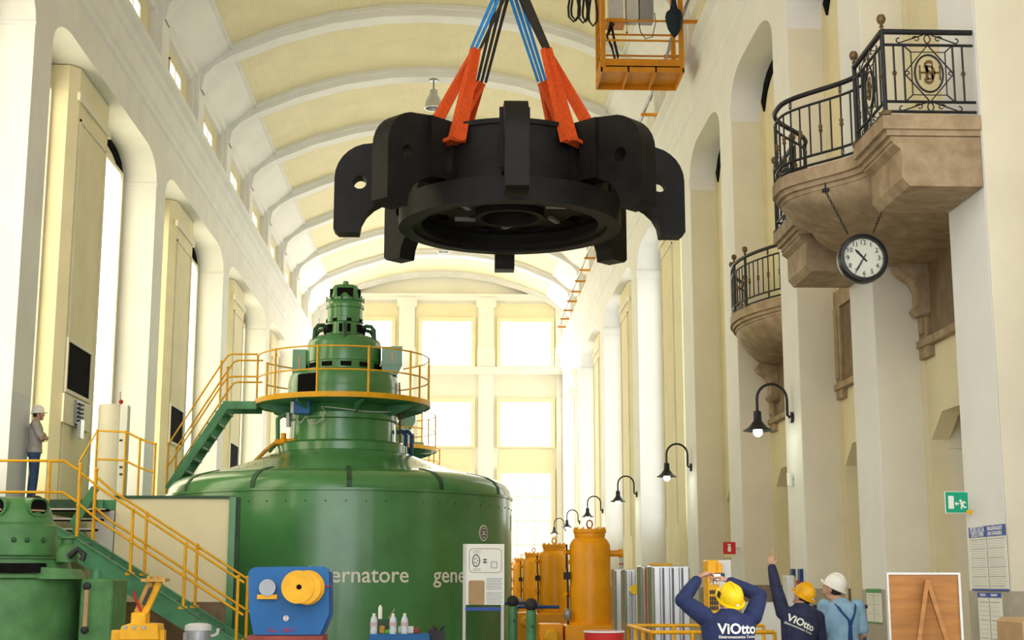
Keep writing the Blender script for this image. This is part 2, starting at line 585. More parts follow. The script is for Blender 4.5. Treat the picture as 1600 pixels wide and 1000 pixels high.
# yellow recess walls between the near pilasters, with a door niche and a stone window each
def hexniche(y0, y1, z1, zs, c):
    return [(y0, 0), (y1, 0), (y1, zs), (y1 - c, z1), (y0 + c, z1), (y0, zs)]
for k in range(3, 8):
    y0 = RP[k][1]; y1 = RP[k + 1][0]
    n0, n1 = y0 + .35, y1 - .12
    # wall with an opening: sides, above
    mb = MB()
    mb.box(XB, y0, 0, XB + .25, n0, 3.7); mb.box(XB, n1, 0, XB + .25, y1, 3.7)
    mb.box(XB, y0, 4.05, XB + .25, y1, ZL - .5)
    mb.prism([(y0, 3.7), (n0, 3.7), (n0 + .5, 4.05), (y0, 4.05)], XB, XB + .25, lambda u, v, t: (t, u, v))
    mb.prism([(n1, 3.7), (y1, 3.7), (y1, 4.05), (n1 - .5, 4.05)], XB, XB + .25, lambda u, v, t: (t, u, v))
    mb.build('recess_wall', M['yellow'], wall_right)
    MB().box(XB + .55, y0, 0, XB + .65, y1, 4.6).build('niche_back', M['yellow'], wall_right)
    tr = MB().box(XB + .52, n0 - .03, 3.58, XB + .55, n1 + .03, 3.66).box(XB + .25, n1 - .03, 3.58, XB + .55, n1, 3.66)
    tr.build('niche_impost', M['cream'], wall_right)
    sd = MB().box(XB + .25, n0 - .06, 0, XB + .55, n0, 4.05); sd.box(XB + .25, n1, 0, XB + .55, n1 + .06, 4.05); sd.box(XB + .25, n0 - .06, 4.05, XB + .55, n1 + .06, 4.1)
    sd.build('niche_reveal', M['cream'], wall_right)
    if k >= 5: soffit_shadow(wall_right, XB - .0, XB - .04, y0, y1)
    # slim yellow bead where the pilaster side meets the recess
    MB().box(XB - .07, y1 - .05, 0, XB, y1, ZTOP - .3).build('corner_bead', M['yellow'], wall_right)
    # pilaster cheek facing the near end; warm bounced light put into its beige colour
    MB().box(XR + .012, y1 - .006, 1.62, XB - .07, y1 + .004, 11.72).build('warm_lit_cheek', M['cream'], wall_right)
MB().box(XR + .012, 15.55, 1.62, XR + .9, 15.56, 12).build('warm_lit_cheek', M['cream'], wall_right)
# brown marble dado on the pilasters and in the recesses
for k, (y0, y1) in enumerate(RP[2:], 2):
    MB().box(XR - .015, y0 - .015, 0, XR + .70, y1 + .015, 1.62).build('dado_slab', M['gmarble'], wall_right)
for k in range(3, 8):
    y0, y1 = RP[k][1], RP[k + 1][0]
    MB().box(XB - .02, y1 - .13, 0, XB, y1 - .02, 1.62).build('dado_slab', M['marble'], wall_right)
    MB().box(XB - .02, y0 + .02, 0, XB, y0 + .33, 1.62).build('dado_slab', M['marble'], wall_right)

# ---- clerestory zone above the ledge, half-bay pilasters, cornice, cove and vault
HB = BAY / 2
RIBY = [36.9 + HB * k for k in range(-7, 9)]
VX = [(-6.05, 18.0), (-4.6, 18.62), (-3.0, 19.1), (-1.4, 19.36), (0, 19.42), (1.4, 19.36), (3.0, 19.1), (4.6, 18.62), (6.05, 18.0)]
VX = [(XC + a, z) for a, z in VX]
for sg, X, nm in ((-1, XL, 'wall_upper_left'), (1, XR, 'wall_upper_right')):
    xw = X + sg * .35
    up = struct(nm, MB().box(xw, YNEAR, ZL - .3, xw + sg * .3, YEND, 18.4), M['yellow'])
    for y in RIBY:
        MB().box(xw, y - .45, ZL, X + sg * .02, y + .45, 17.2).box(xw, y - .62, ZL, X + sg * .16, y + .62, 17.0).build('pilaster', M['white'], up)
    cor = MB().prism([(.35, 16.75), (.22, 16.78), (.2, 16.95), (.1, 17.0), (.06, 17.2), (.35, 17.2)], YNEAR, YEND, lambda u, v, t: (X + sg * u, t, v))
    cor.build('cornice', M['white'], up)
    # cove from cornice up to the edge of the vault
    xe = VX[0][0] if sg < 0 else VX[-1][0]
    MB().prism([(X + sg * .1, 17.15), (X + sg * .35, 17.15), (X + sg * .35, 18.3), (xe, 18.3), (xe, 17.98), (X - sg * .28, 17.42)], YNEAR, YEND, lambda u, v, t: (u, t, v)).build('cove', M['white'], up)
    # moulding along the vault edge
    MB().box(xe - sg * .02, YNEAR, 17.9, xe + sg * .14, YEND, 18.02).build('vault_edge_moulding', M['white'], up)
    for i, (a, b) in enumerate(zip(RIBY[:-1], RIBY[1:])):
        c = (a + b) / 2
        WINN[0] += 1
        wn = thing('window_%d' % WINN[0], None, None, (xw, c, 15.0)); wn['kind'] = 'structure'
        MB().add([(xw - sg * .04, c - .8, 15.0), (xw - sg * .04, c + .8, 15.0), (xw - sg * .04, c + .8, 16.3), (xw - sg * .04, c - .8, 16.3)], [(0, 1, 2, 3)]).build('pane', M['wintop'], wn)
        f = MB()
        for yy in (c - .86, c - .03, c + .8): f.box(xw, yy, 14.95, xw - sg * .07, yy + .06, 16.36)
        for zz in (14.94, 15.62, 16.3): f.box(xw, c - .86, zz, xw - sg * .07, c + .86, zz + .06)
        f.build('window_frame', M['cream'], wn)
ceiling = struct('ceiling', MB().prism([(XL - .6, 18.3)] + [(x, z + .25) for x, z in VX] + [(XR + .6, 18.3), (XR + .6, 20), (XL - .6, 20)], YNEAR, YEND, lambda u, v, t: (u, t, v)), M['white'])
for a, b in zip([YNEAR] + RIBY, RIBY + [YEND]):
    poly = VX + [(x, z + .12) for x, z in VX[::-1]]
    MB().prism(poly, a + .1, b - .1, lambda u, v, t: (u, t, v)).build('ceiling_panel', M['ceil'], ceiling)
for y in RIBY:
    o_ = [(XL + .02, 16.6), (XL + .10, 17.05), (XL + .38, 17.35)] + [(x, z - .32) for x, z in VX[0:9]] + [(XR - .38, 17.35), (XR - .10, 17.05), (XR - .02, 16.6)]
    i_ = [(XL - .3, 16.6), (XL - .3, 17.3), (XL - .1, 17.7)] + [(x, z + .1) for x, z in VX] + [(XR + .1, 17.7), (XR + .3, 17.3), (XR + .3, 16.6)]
    mb = MB(); vs_, fs = [], []
    for (u, v), (u2, v2) in zip(o_, i_):
        vs_ += [(u, y - .3, v), (u, y + .3, v), (u2, y - .3, v2), (u2, y + .3, v2)]
    for i in range(len(o_) - 1):
        p, q = 4 * i, 4 * i + 4
        fs += [(p, p + 1, q + 1, q), (p, q, q + 2, p + 2), (p + 1, p + 3, q + 3, q + 1), (p + 2, q + 2, q + 3, p + 3)]
    mb.add(vs_, fs)
    vs2 = [(u, yy, v + (.14 if j else 0)) for yy in (y - .48, y + .48) for j in (0, 1) for u, v in [(x, z - .14) for x, z in VX]]
    n = len(VX)
    f2 = [(i, i + 1, 2 * n + i + 1, 2 * n + i) for i in range(n - 1)] + [(i, n + i, n + i + 1, i + 1) for i in range(n - 1)] + [(2 * n + i, 2 * n + i + 1, 3 * n + i + 1, 3 * n + i) for i in range(n - 1)]
    mb.add(vs2, f2)
    mb.build('rib', M['white'], ceiling)

# ---- end wall
we = MB()
we.box(XL - .6, YEND, 0, XR + .6, YEND + .4, 20)
wall_end = struct('wall_end', we, M['litcream'])
COLS = [(-6.5, -3.78), (-2.0, .80), (2.5, 5.35)]
PX = [(-7.9, -7.0), (-3.35, -2.45), (1.2, 2.1), (5.65, 6.0)]
for a, b in PX:
    MB().box(a, YEND - .25, 14.0, b, YEND, 17.6).box(a - .12, YEND - .36, 17.35, b + .12, YEND, 17.9).build('end_pilaster', M['litwhite'], wall_end)
    MB().box(a - .05, YEND - .3, 13.9, b + .05, YEND, 15.0).build('pilaster_base', M['litwhite'], wall_end)
    MB().box(a + .02, YEND - .16, 0, b - .02, YEND, 13.6).build('lower_pier', M['litwhite'], wall_end)
MB().box(XL, YEND - .32, 17.75, XR, YEND, 18.05).box(XL, YEND - .42, 17.95, XR, YEND, 18.1).build('end_cornice', M['litwhite'], wall_end)
MB().box(XL, YEND - .55, 13.45, XR, YEND, 13.85).build('end_ledge', M['litwhite'], wall_end)
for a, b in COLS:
    MB().box(a - .4, YEND - .03, 14.0, b + .4, YEND, 17.6).build('wall_field', M['lityellow'], wall_end)
    MB().box(a - .1, YEND - .04, 8.1, b + .1, YEND, 9.2).build('wall_field', M['lityellow'], wall_end)
    for z0, z1, m in ((14.0, 16.52, 'winend'), (9.38, 11.86, 'winend'), (1.2, 7.85, 'wingreen')):
        WINN[0] += 1
        if z0 == 1.2 and a < 2: m = 'winend'
        wn = thing('window_%d' % WINN[0], None, None, ((a + b) / 2, YEND - .05, z0)); wn['kind'] = 'structure'
        MB().add([(a, YEND - .05, z0), (b, YEND - .05, z0), (b, YEND - .05, z1), (a, YEND - .05, z1)], [(0, 1, 2, 3)]).build('pane', M[m], wn)
        f = MB()
        f.box(a - .22, YEND - .16, z0 - .1, a, YEND, z1 + .25); f.box(b, YEND - .16, z0 - .1, b + .22, YEND, z1 + .25)
        f.box(a, YEND - .16, z1, b, YEND, z1 + .25); f.box(a, YEND - .14, z0 - .1, b, YEND, z0)
        f.build('window_frame', M['lityellow'], wn)
        g = MB()
        nz = 2 if z1 - z0 < 4 else 5
        for i in range(1, 3): g.box(a + (b - a) * i / 3 - .02, YEND - .08, z0, a + (b - a) * i / 3 + .02, YEND - .05, z1)
        for i in range(1, nz): g.box(a, YEND - .08, z0 + (z1 - z0) * i / nz - .02, b, YEND - .05, z0 + (z1 - z0) * i / nz + .02)
        g.build('glazing_bars', M['litcream'], wn)
# ------------------------------------------------------------------ hanging rotor spider
RX, RY, RZ, RR = .745, 20.0, 6.62, 2.52
rot = thing('rotor_spider', 'huge black steel rotor spider with eight hooked arms hanging from slings', 'rotor', (RX, RY, RZ))
def radial(ang):
    d = Vector((math.sin(ang), -math.cos(ang), 0))      # ang 0 points to the camera
    return d, Vector((math.cos(ang), math.sin(ang), 0))
def arm_mesh():
    H = 1.36
    arch = [(RR - .36 - .62 + .62 * math.sin(t), .02 + .50 * math.cos(t)) for t in [-PI / 5 + (PI / 2 + PI / 5) * i / 8 for i in range(9)]]
    out = [(.55, .36), (1.1, .36)] + arch + [(RR - .36, -.0), (RR - .06, -.0), (RR, .05)]
    out += [(RR - .52 + .52 * math.cos(t), H - .56 + .52 * math.sin(t)) for t in [PI / 2 * i / 7 for i in range(8)]]
    out += [(1.7, H), (.55, H)]
    hole = circ(RR - .36, H - .62, .10, 16)
    slot = rrect(1.33, .62, 1.45, 1.14, .055, 3)
    return plate([out, hole, slot], .31)
AV, AF = arm_mesh()
for k in range(8):
    ang = 2 * PI * k / 8
    d, s_ = radial(ang)
    mb = MB().add([Vector((RX, RY, RZ)) + d * v[0] + Vector((0, 0, v[1])) + s_ * v[2] for v in AV], AF)
    a_ = mb.build('arm', M['rotor'], rot, smooth=40)
    # stiffening ribs on both flanks and a foot pad
    for sd in (-1, 1):
        for r0 in (1.75,):
            st = MB()
            c0 = Vector((RX, RY, RZ)) + d * r0 + s_ * (sd * .165)
            R3 = Matrix((d, s_, Vector((0, 0, 1)))).transposed()
            st.obox(c0 + Vector((0, 0, .92)), (.05, .08, .84), R3)
            st.build('stiffener', M['rotor'], a_)
# lower ring, bottom disc with slots, hub
c0 = (RX, RY, RZ)
MB().ring(1.40, 1.60, .10, .44, c0, 72).build('lower_ring', M['rotor'], rot, smooth=40)
MB().ring(1.28, 1.40, .14, .20, c0, 72).build('ring_lip', M['rotor'], rot, smooth=40)
disc = MB()
outer = circ(0, 0, 1.40, 64)
holes = [circ(0, 0, .42, 28)]
for k in range(8):
    a = 2 * PI * k / 8 + PI / 8
    lp = []
    for i in range(7): lp.append((1.24 * math.cos(a - .17 + .34 * i / 6), 1.24 * math.sin(a - .17 + .34 * i / 6)))
    for i in range(7): lp.append((.95 * math.cos(a + .14 - .28 * i / 6), .95 * math.sin(a + .14 - .28 * i / 6)))
    holes.append(lp)
pv, pf = plate([outer] + holes, .06)
MB().add([Vector(c0) + Vector((v[0], v[1], v[2] + .40)) for v in pv], pf).build('bottom_disc', M['rotor'], rot)
MB().ring(.42, .50, .26, 1.0, c0, 40).build('bore_collar', M['rotor'], rot, smooth=40)
MB().ring(1.16, 1.24, .40, 1.34, c0, 64).build('hub', M['rotor'], rot, smooth=40)
MB().ring(.62, 1.27, 1.29, 1.36, c0, 64).build('top_flange', M['rotor'], rot, smooth=40)
for k in range(6):      # steel wedges and keys left bolted under the disc
    a = .5 + k * 1.05
    R3 = Matrix.Rotation(a + .6, 3, 'Z')
    MB().obox((RX + .75 * math.cos(a), RY + .75 * math.sin(a), RZ + .345), (.30, .07, .05), R3).build('key_plate', M['grey'], rot)

# slings: an orange-sleeved basket round each diagonal arm, webbing up to the hook
HOOK = at(797, -28, RY)
def strap(mb, a, b, w0, w1, th=.02, side=None, bow=0):
    a, b = Vector(a), Vector(b)
    d = (b - a).normalized()
    s_ = Vector(side) if side else Vector((1, 0, 0))
    s_ = (s_ - d * s_.dot(d)).normalized()
    nn = d.cross(s_)
    n = 8
    vs_, fs = [], []
    for i in range(n + 1):
        t = i / n
        p = a.lerp(b, t) + nn * (bow * math.sin(PI * t))
        wd = w0 + (w1 - w0) * t
        for q, (u, v) in enumerate(((-.5, -.3), (-.2, .5), (.2, -.1), (.5, .5), (.5, -.5), (-.2, -.5))):
            vs_.append(p + s_ * (u * wd) + nn * (v * th))
    for i in range(n):
        for j in range(6):
            fs.append((i * 6 + j, i * 6 + (j + 1) % 6, i * 6 + 6 + (j + 1) % 6, i * 6 + 6 + j))
    fs += [tuple(range(6))[::-1], tuple(range(6 * n, 6 * n + 6))]
    mb.add(vs_, fs)
LBL = {7: 'orange-sleeved sling with blue and black straps on the near arm at photo left',
       1: 'orange-sleeved sling with one thick black strap on the near arm at photo right',
       5: 'orange-sleeved sling with thin black straps on the rear arm at photo left',
       3: 'orange-sleeved sling with thin blue straps on the rear arm at photo right'}
for k, top, mcol in ((7, (743, 76), 'slingb'), (1, (853, 76), 'slingk'), (5, (752, 128), 'slingk'), (3, (847, 128), 'slingb')):
    ang = 2 * PI * k / 8
    d, s_ = radial(ang)
    near = k in (1, 7)
    base = Vector((RX, RY, RZ)) + d * 1.39
    tp = at(top[0], top[1], RY - .55 if near else RY + .55)
    sl = thing('lifting_sling', LBL[k], 'sling', tuple(tp), 'slings carrying the rotor')
    if near:
        f_ = s_ if s_.y < 0 else -s_
        low_f = base + f_ * .30 + Vector((0, 0, 1.06)); low_b = base - f_ * .20 + Vector((0, 0, 1.3))
    else:
        f_ = s_ if s_.y < 0 else -s_
        low_f = base + f_ * .22 + Vector((0, 0, 1.2)); low_b = base - f_ * .22 + Vector((0, 0, 1.2))
    wd = .25 if near else .17
    m1 = MB(); strap(m1, tp, low_f, .16, wd, .07, (1, .1, 0)); m1.build('orange_sleeve', M['slingo'], sl, smooth=60)
    m2 = MB(); strap(m2, tp + Vector((0, .05, 0)), low_b, .12, wd * .75, .05, (1, .1, 0)); m2.build('orange_sleeve', M['slingo'], sl, smooth=60)
    m3 = MB(); strap(m3, low_f, base - f_ * .2 + Vector((0, 0, 1.02)), wd, wd, .05, (d.x, d.y, 0)); m3.build('sleeve_loop', M['slingo'], sl)
    if k == 1:
        m4 = MB(); strap(m4, tp, HOOK + Vector((.1, 0, 0)), .12, .16, .05, (1, .2, 0)); m4.build('webbing', M['slingk'], sl, smooth=60)
        m4 = MB(); strap(m4, tp + Vector((-.03, .03, 0)), HOOK + Vector((.02, .02, 0)), .05, .05, .03, (1, .2, 0)); m4.build('webbing', M['slingk'], sl, smooth=60)
    else:
        mats = {7: ('slingb', 'slingb', 'slingk'), 5: ('slingk', 'slingk', 'slingk'), 3: ('slingb', 'slingb', 'slingb')}[k]
        for q, mm in enumerate(mats):
            off = (q - 1) * .062
            m4 = MB(); strap(m4, tp + Vector((off, .02 * q, 0)), HOOK + Vector((-.06 + off * 1.3 + (.06 if k == 3 else 0), .02 * q, 0)), .042, .055, .03, (1, .3, 0)); m4.build('webbing', M[mm], sl, smooth=60)
# hook block, ropes and bridge of the crane that carries the rotor (above the picture)
cr = thing('bridge_crane', 'travelling bridge crane carrying the rotor above the picture', 'crane', (XC, RY, ZL))
for yy in (RY - 1.6, RY + 1.6): MB().box(XL + .1, yy - .3, 15.1, XR - .1, yy + .3, 16.3).build('girder', M['ylw'], cr)
MB().box(RX - 1.2, RY - 1.8, 16.3, RX + 1.2, RY + 1.8, 16.9).build('trolley', M['grey'], cr)
for dx in (-.25, .25): MB().cyl((RX + dx, RY, HOOK.z + .9), (RX + dx, RY, 16.4), .02, 8).build('rope', M['grey'], cr)
MB().box(RX - .35, RY - .2, HOOK.z + .45, RX + .35, RY + .2, HOOK.z + 1.0).build('hook_block', M['ylw'], cr, bevel=.04)
MB().tube([(HOOK.x, RY, HOOK.z + .5), (HOOK.x + .02, RY, HOOK.z + .25), (HOOK.x + .2, RY, HOOK.z + .12), (HOOK.x + .12, RY, HOOK.z - .06), (HOOK.x - .08, RY, HOOK.z - .06), (HOOK.x - .17, RY, HOOK.z + .1)], .07, 10).build('hook', M['grey'], cr, smooth=50)

# ------------------------------------------------------------------ generators
GX, GY, GR = -2.55, 32.0, 3.78
def generator(label):
    g = thing('generator', label, 'generator', (GX, GY, 0), 'green generators in a row')
    c = (GX, GY, 0)
    MB().lathe([(GR, 0), (GR, 3.50), (GR + .03, 3.51), (GR + .03, 3.56), (GR - .02, 3.57)], c, 96).build('drum', M['green'], g, smooth=35)
    sh = [(GR - .02, 3.57), (GR - .04, 3.70), (GR - .13, 3.82), (GR - .30, 3.92), (GR - .55, 3.985), (3.02, 4.03)]
    MB().lathe(sh, c, 96).build('shoulder_cover', M['green'], g, smooth=45)
    MB().lathe([(3.02, 4.03), (2.55, 4.14), (2.0, 4.33), (1.66, 4.46), (1.45, 4.54)], c, 96).build('cone_cover', M['green'], g, smooth=45)
    for i in range(12):         # overlapping joint straps between the cover segments
        a = 2 * PI * i / 12 + .12
        mb = MB()
        pts = [(r + .012, z + .012) for r, z in sh]
        for (r0, z0), (r1, z1) in zip(pts[:-1], pts[1:]):
            q = []
            for r, z, s_ in ((r0, z0, -1), (r0, z0, 1), (r1, z1, 1), (r1, z1, -1)):
                aa = a + s_ * .05 / r
                q.append((GX + r * math.cos(aa), GY + r * math.sin(aa), z))
            mb.add(q + [(x - (x - GX) * .008, y - (y - GY) * .008, z - .02) for x, y, z in q], [(0, 1, 2, 3), (0, 4, 5, 1), (1, 5, 6, 2), (2, 6, 7, 3), (3, 7, 4, 0)])
        mb.build('joint_strap', M['greend'], g)
    bolts = MB()
    for i in range(24):
        a = 2 * PI * i / 24 + .05
        for j in range(7):
            r = 2.9 - 1.3 * j / 6
            CP = [(3.02, 4.03), (2.55, 4.14), (2.0, 4.33), (1.66, 4.46), (1.45, 4.54)]
            for (ra, za), (rb, zb_) in zip(CP[:-1], CP[1:]):
                if rb <= r <= ra: z = za + (zb_ - za) * (ra - r) / (ra - rb)
            bolts.ball((GX + r * math.cos(a), GY + r * math.sin(a), z - .002), .012, 6, 4)
    for i in range(60):
        a = 2 * PI * i / 60
        for z in (3.30,):
            bolts.ball((GX + (GR + .002) * math.cos(a), GY + (GR + .002) * math.sin(a), z), .016, 6, 4)
    b = bolts.build('bolts', M['greend'], g); b['kind'] = 'stuff'
    MB().lathe([(1.45, 4.54), (1.45, 4.70), (1.38, 4.75), (1.18, 4.76)], c, 64).build('flange', M['green'], g, smooth=35)
    MB().lathe([(1.18, 4.76), (1.17, 5.22), (1.24, 5.24), (1.24, 5.36), (1.17, 5.38), (1.12, 5.62)], c, 64).build('neck', M['green'], g, smooth=35)
    # gallery
    pl = MB().lathe([(1.1, 5.56), (1.94, 5.60), (1.94, 5.66), (1.1, 5.66)], c, 64).build('gallery_floor', M['greens'], g, smooth=30)
    MB().ring(1.935, 1.965, 5.585, 5.70, c, 64).build('gallery_kerb', M['ylw'], pl, smooth=35)
    for i in range(8):
        gus = MB()
        a = 2 * PI * i / 8 + .3
        R3 = Matrix.Rotation(a, 3, 'Z')
        gus.prism([(1.1, 5.57), (1.85, 5.57), (1.85, 5.53), (1.1, 5.28)], -.02, .02, lambda u, v, t, R3=R3: Vector(c) + R3 @ Vector((u, t, v)))
        gus.build('gusset', M['greens'], pl)
    # exciter drums
    MB().lathe([(1.24, 5.66), (1.24, 6.10), (1.20, 6.26), (1.08, 6.34), (.84, 6.38)], c, 64).build('lower_exciter', M['green'], g, smooth=40)
    MB().lathe([(.82, 6.38), (.82, 6.56), (.84, 6.57), (.84, 6.98), (.80, 7.08), (.66, 7.16), (.42, 7.20)], c, 56).build('upper_exciter', M['green'], g, smooth=40)
    for i in range(12):
        a = 2 * PI * i / 12 + .13
        R3 = Matrix.Rotation(a, 3, 'Z')
        MB().obox(Vector(c) + R3 @ Vector((.825, 0, 6.47)), (.03, .24, .10), R3).build('vent_slot', M['dark'], g)
    MB().lathe([(.42, 7.20), (.40, 7.48), (.42, 7.5), (.42, 7.60), (.40, 7.61), (.40, 7.82), (.43, 7.83), (.43, 7.90), (.39, 7.91), (.37, 7.98), (.40, 8.0), (.40, 8.05), (.36, 8.07), (.33, 8.25), (.27, 8.36), (.0, 8.38)], c, 40).build('pilot_exciter', M['green'], g, smooth=35)
    MB().lathe([(.07, 8.37), (.07, 8.46), (.05, 8.48), (0, 8.48)], c, 16).build('cap_knob', M['green'], g, smooth=35)
    for i in range(4):
        R3 = Matrix.Rotation(2 * PI * i / 4 - PI / 2 + .05, 3, 'Z')
        MB().obox(Vector(c) + R3 @ Vector((.315, 0, 8.17)), (.06, .36, .19), R3).build('cap_opening', M['dark'], g)
    for i in range(8):
        R3 = Matrix.Rotation(2 * PI * i / 8 + .3, 3, 'Z')
        MB().obox(Vector(c) + R3 @ Vector((.41, 0, 7.53)), (.03, .11, .07), R3).build('vent_slot', M['dark'], g)
    for i in range(6):
        a = 2 * PI * i / 6 + .6
        R3 = Matrix.Rotation(a, 3, 'Z')
        P = lambda r, z: Vector(c) + R3 @ Vector((r, 0, z))
        MB().tube([P(.38, 7.34), P(.55, 7.40), P(.68, 7.38), P(.76, 7.28), P(.77, 7.05)], .05, 8).build('cable_pipe', M['greend'], g, smooth=60)
        MB().obox(P(.42, 7.34), (.10, .26, .17), R3).build('brush_opening', M['dark'], g)
    for i in range(10):
        a = 2 * PI * i / 10 + .2
        p = Vector((GX + .42 * math.cos(a), GY + .42 * math.sin(a), 7.98))
        MB().cyl(p, p + Vector((0, 0, .12)), .015, 6).build('clamp_bolt', M['greend'], g)
    # cabinets on the gallery
    for (x0, x1, y0, y1, dy, nm) in ((596, 629, 541, 583, -.35, 'terminal_box'), (456, 479, 546, 598, -.1, 'terminal_box')):
        p0, p1 = at(x0, y1, GY + dy), at(x1, y0, GY + dy)
        bx = MB().prism([(p0.x, p0.z + .02), (p1.x - .12, p0.z - .06), (p1.x, p0.z + .18), (p1.x, p1.z), (p0.x, p1.z)], GY + dy, GY + dy + .5, lambda u, v, t: (u, t, v)).build(nm, M['green'], g, bevel=.01)
        MB().box((p0.x + p1.x) / 2 - .012, GY + dy - .015, p0.z + .26, (p0.x + p1.x) / 2 + .012, GY + dy, p1.z - .14).build('door_handle', M['copper'], bx)
    # opening with control gear on the lower exciter
    R3 = Matrix.Rotation(-PI / 2 - .62, 3, 'Z')
    MB().obox(Vector(c) + R3 @ Vector((1.12, 0, 5.95)), (.28, .52, .52), R3).build('gear_opening', M['dark'], g, bevel=.02)
    # blue junction box and cable under the gallery
    p0, p1 = at(459, 647, GY - 1.25), at(485, 626, GY - 1.25)
    jb = MB().box(p0.x, GY - 1.3, p0.z, p1.x, GY - 1.1, p1.z).build('junction_box', M['blue'], g, bevel=.012)
    MB().box(p0.x - .07, GY - 1.28, p0.z + .02, p0.x - .003, GY - 1.1, p1.z - .02).build('box_side', M['lgrey'], jb)
    pts = [at(x, y, GY - 1.22) for x, y in ((466, 648), (464, 658), (470, 661), (478, 650), (483, 660), (492, 663), (503, 655), (510, 645))]
    pts += [Vector((GX + 1.27 * math.sin(t), GY - 1.27 * math.cos(t), 5.42 - .05 * math.sin(t * 3))) for t in [-.30 + 1.4 * i / 10 for i in range(11)]]
    MB().tube(pts, .014, 6).build('cable', M['lgrey'], g, smooth=60)
    # pipe work beside the neck
    MB().tube([at(x, y, GY - .6) for x, y in ((334, 770), (336, 742), (352, 737), (395, 724), (415, 704), (430, 692), (462, 690))], .045, 10).build('oil_pipe', M['pipey'], g, smooth=60)
    vb = MB().ball(at(443, 690, GY - .6), .1, 10, 6)
    vb.cyl(at(443, 677, GY - .6), at(443, 700, GY - .6), .06, 10); vb.cyl(at(430, 691, GY - .6), at(462, 690, GY - .6), .07, 10)
    vb.build('oil_valve', M['org'], g, smooth=50)
    MB().tube([at(x, y, GY - .4) for x, y in ((420, 706), (434, 690), (434, 655), (446, 646), (456, 646))], .05, 8).build('vent_pipe', M['greens'], g, smooth=60)
    MB().cyl(at(451, 645, GY - .9), at(451, 667, GY - .9), .055, 12).build('filter_pot', M['grey'], g, smooth=50)
    MB().tube([at(x, y, GY - .2) for x, y in ((624, 598), (625, 625), (625, 700))], .02, 6).build('conduit', M['brownred'], g)
    for dx in (0, 9):
        MB().tube([at(x + dx, y, GY) for x, y in ((620, 676), (628, 674), (634, 680), (634, 716))], .045, 8).build('bent_pipe', M['dblue'], g, smooth=60)
    # gallery railing
    rl = MB()
    stair_a = math.radians(178)
    for z in (6.12, 6.62):
        rl.tube([(GX + 1.92 * math.cos(a), GY + 1.92 * math.sin(a), z + .06) for a in [math.radians(-168 + 328 * i / 40) for i in range(41)]], .018, 6)
    rl.build('gallery_rail', M['ylw'], g, smooth=60)
    for i in range(11):
        a = math.radians(-168 + 328 * i / 10)
        x, y = GX + 1.92 * math.cos(a), GY + 1.92 * math.sin(a)
        MB().cyl((x, y, 5.66), (x, y, 6.68), .024, 8).ball((x, y, 6.68), .03, 8, 5).ball((x, y, 6.18), .03, 8, 5).build('gallery_post', M['ylw'], g, smooth=50)
    return g
gen = generator('green generator nearest the camera, lettered, with a stepped exciter tower and railed gallery')
copy_tree(gen, None, (GX, GY + 11.0, 0), 'green generator just behind the lettered one, only its gallery edge showing')
copy_tree(gen, None, (GX, GY + 22.0, 0), 'farthest visible green generator, a sliver of gallery above the cone')
# lettering bent round the drum of the near generator
def bend_text(body, size, px, py, align):
    vs_, fs = text(body, size, .004, align, bold=.004, spacing=1.0)
    p = at(px, py, GY - GR + .02)
    s0 = math.asin(max(-1, min(1, (p.x - GX) / GR))) * GR
    r = GR + .012
    return MB().add([(GX + (r + v[2]) * math.sin((s0 + v[0]) / GR), GY - (r + v[2]) * math.cos((s0 + v[0]) / GR), p.z + v[1]) for v in vs_], fs)
bend_text('Alternatore', .44, 638, 899, 'RIGHT').build('lettering', M['letter'], gen)
bend_text('generatore', .44, 676, 899, 'LEFT').build('lettering', M['letter'], gen)
ev, ef = plate([circ(0, 0, .155, 28, .17)], .01)
def on_drum(vs_, px, py, Y):
    p = at(px, py, Y); s0 = math.asin((p.x - GX) / GR) * GR
    return [(GX + (GR + .008 + v[2]) * math.sin((s0 + v[0]) / GR), GY - (GR + .008 + v[2]) * math.cos((s0 + v[0]) / GR), p.z + v[1]) for v in vs_]
MB().add(on_drum(ev, 755, 833, GY - 2.1), ef).build('emblem_plate', M['paper'], gen)
ev, ef = plate([circ(0, 0, .12, 24, .135), circ(0, 0, .10, 24, .115)], .02)
MB().add(on_drum(ev, 755, 833, GY - 2.1), ef).build('emblem_ring', M['ink'], gen)
for i in range(6):
    a = 2 * PI * i / 6
    ev, ef = plate([circ(.06 * math.cos(a), .068 * math.sin(a), .022, 10)], .02)
    MB().add(on_drum(ev, 755, 833, GY - 2.1), ef).build('emblem_dot', M['ink'], gen)
pn = at(795, 818, GY - .3)
MB().box(pn.x - .04, GY - .5, pn.z - .18, pn.x + .05, GY - .1, pn.z + .18).build('instrument_plate', M['grey'], gen, bevel=.01)
for dz in (-.1, 0, .1): MB().box(pn.x - .05, GY - .52, pn.z + dz - .03, pn.x + .02, GY - .5, pn.z + dz + .03).build('gauge', M['ink'], gen)
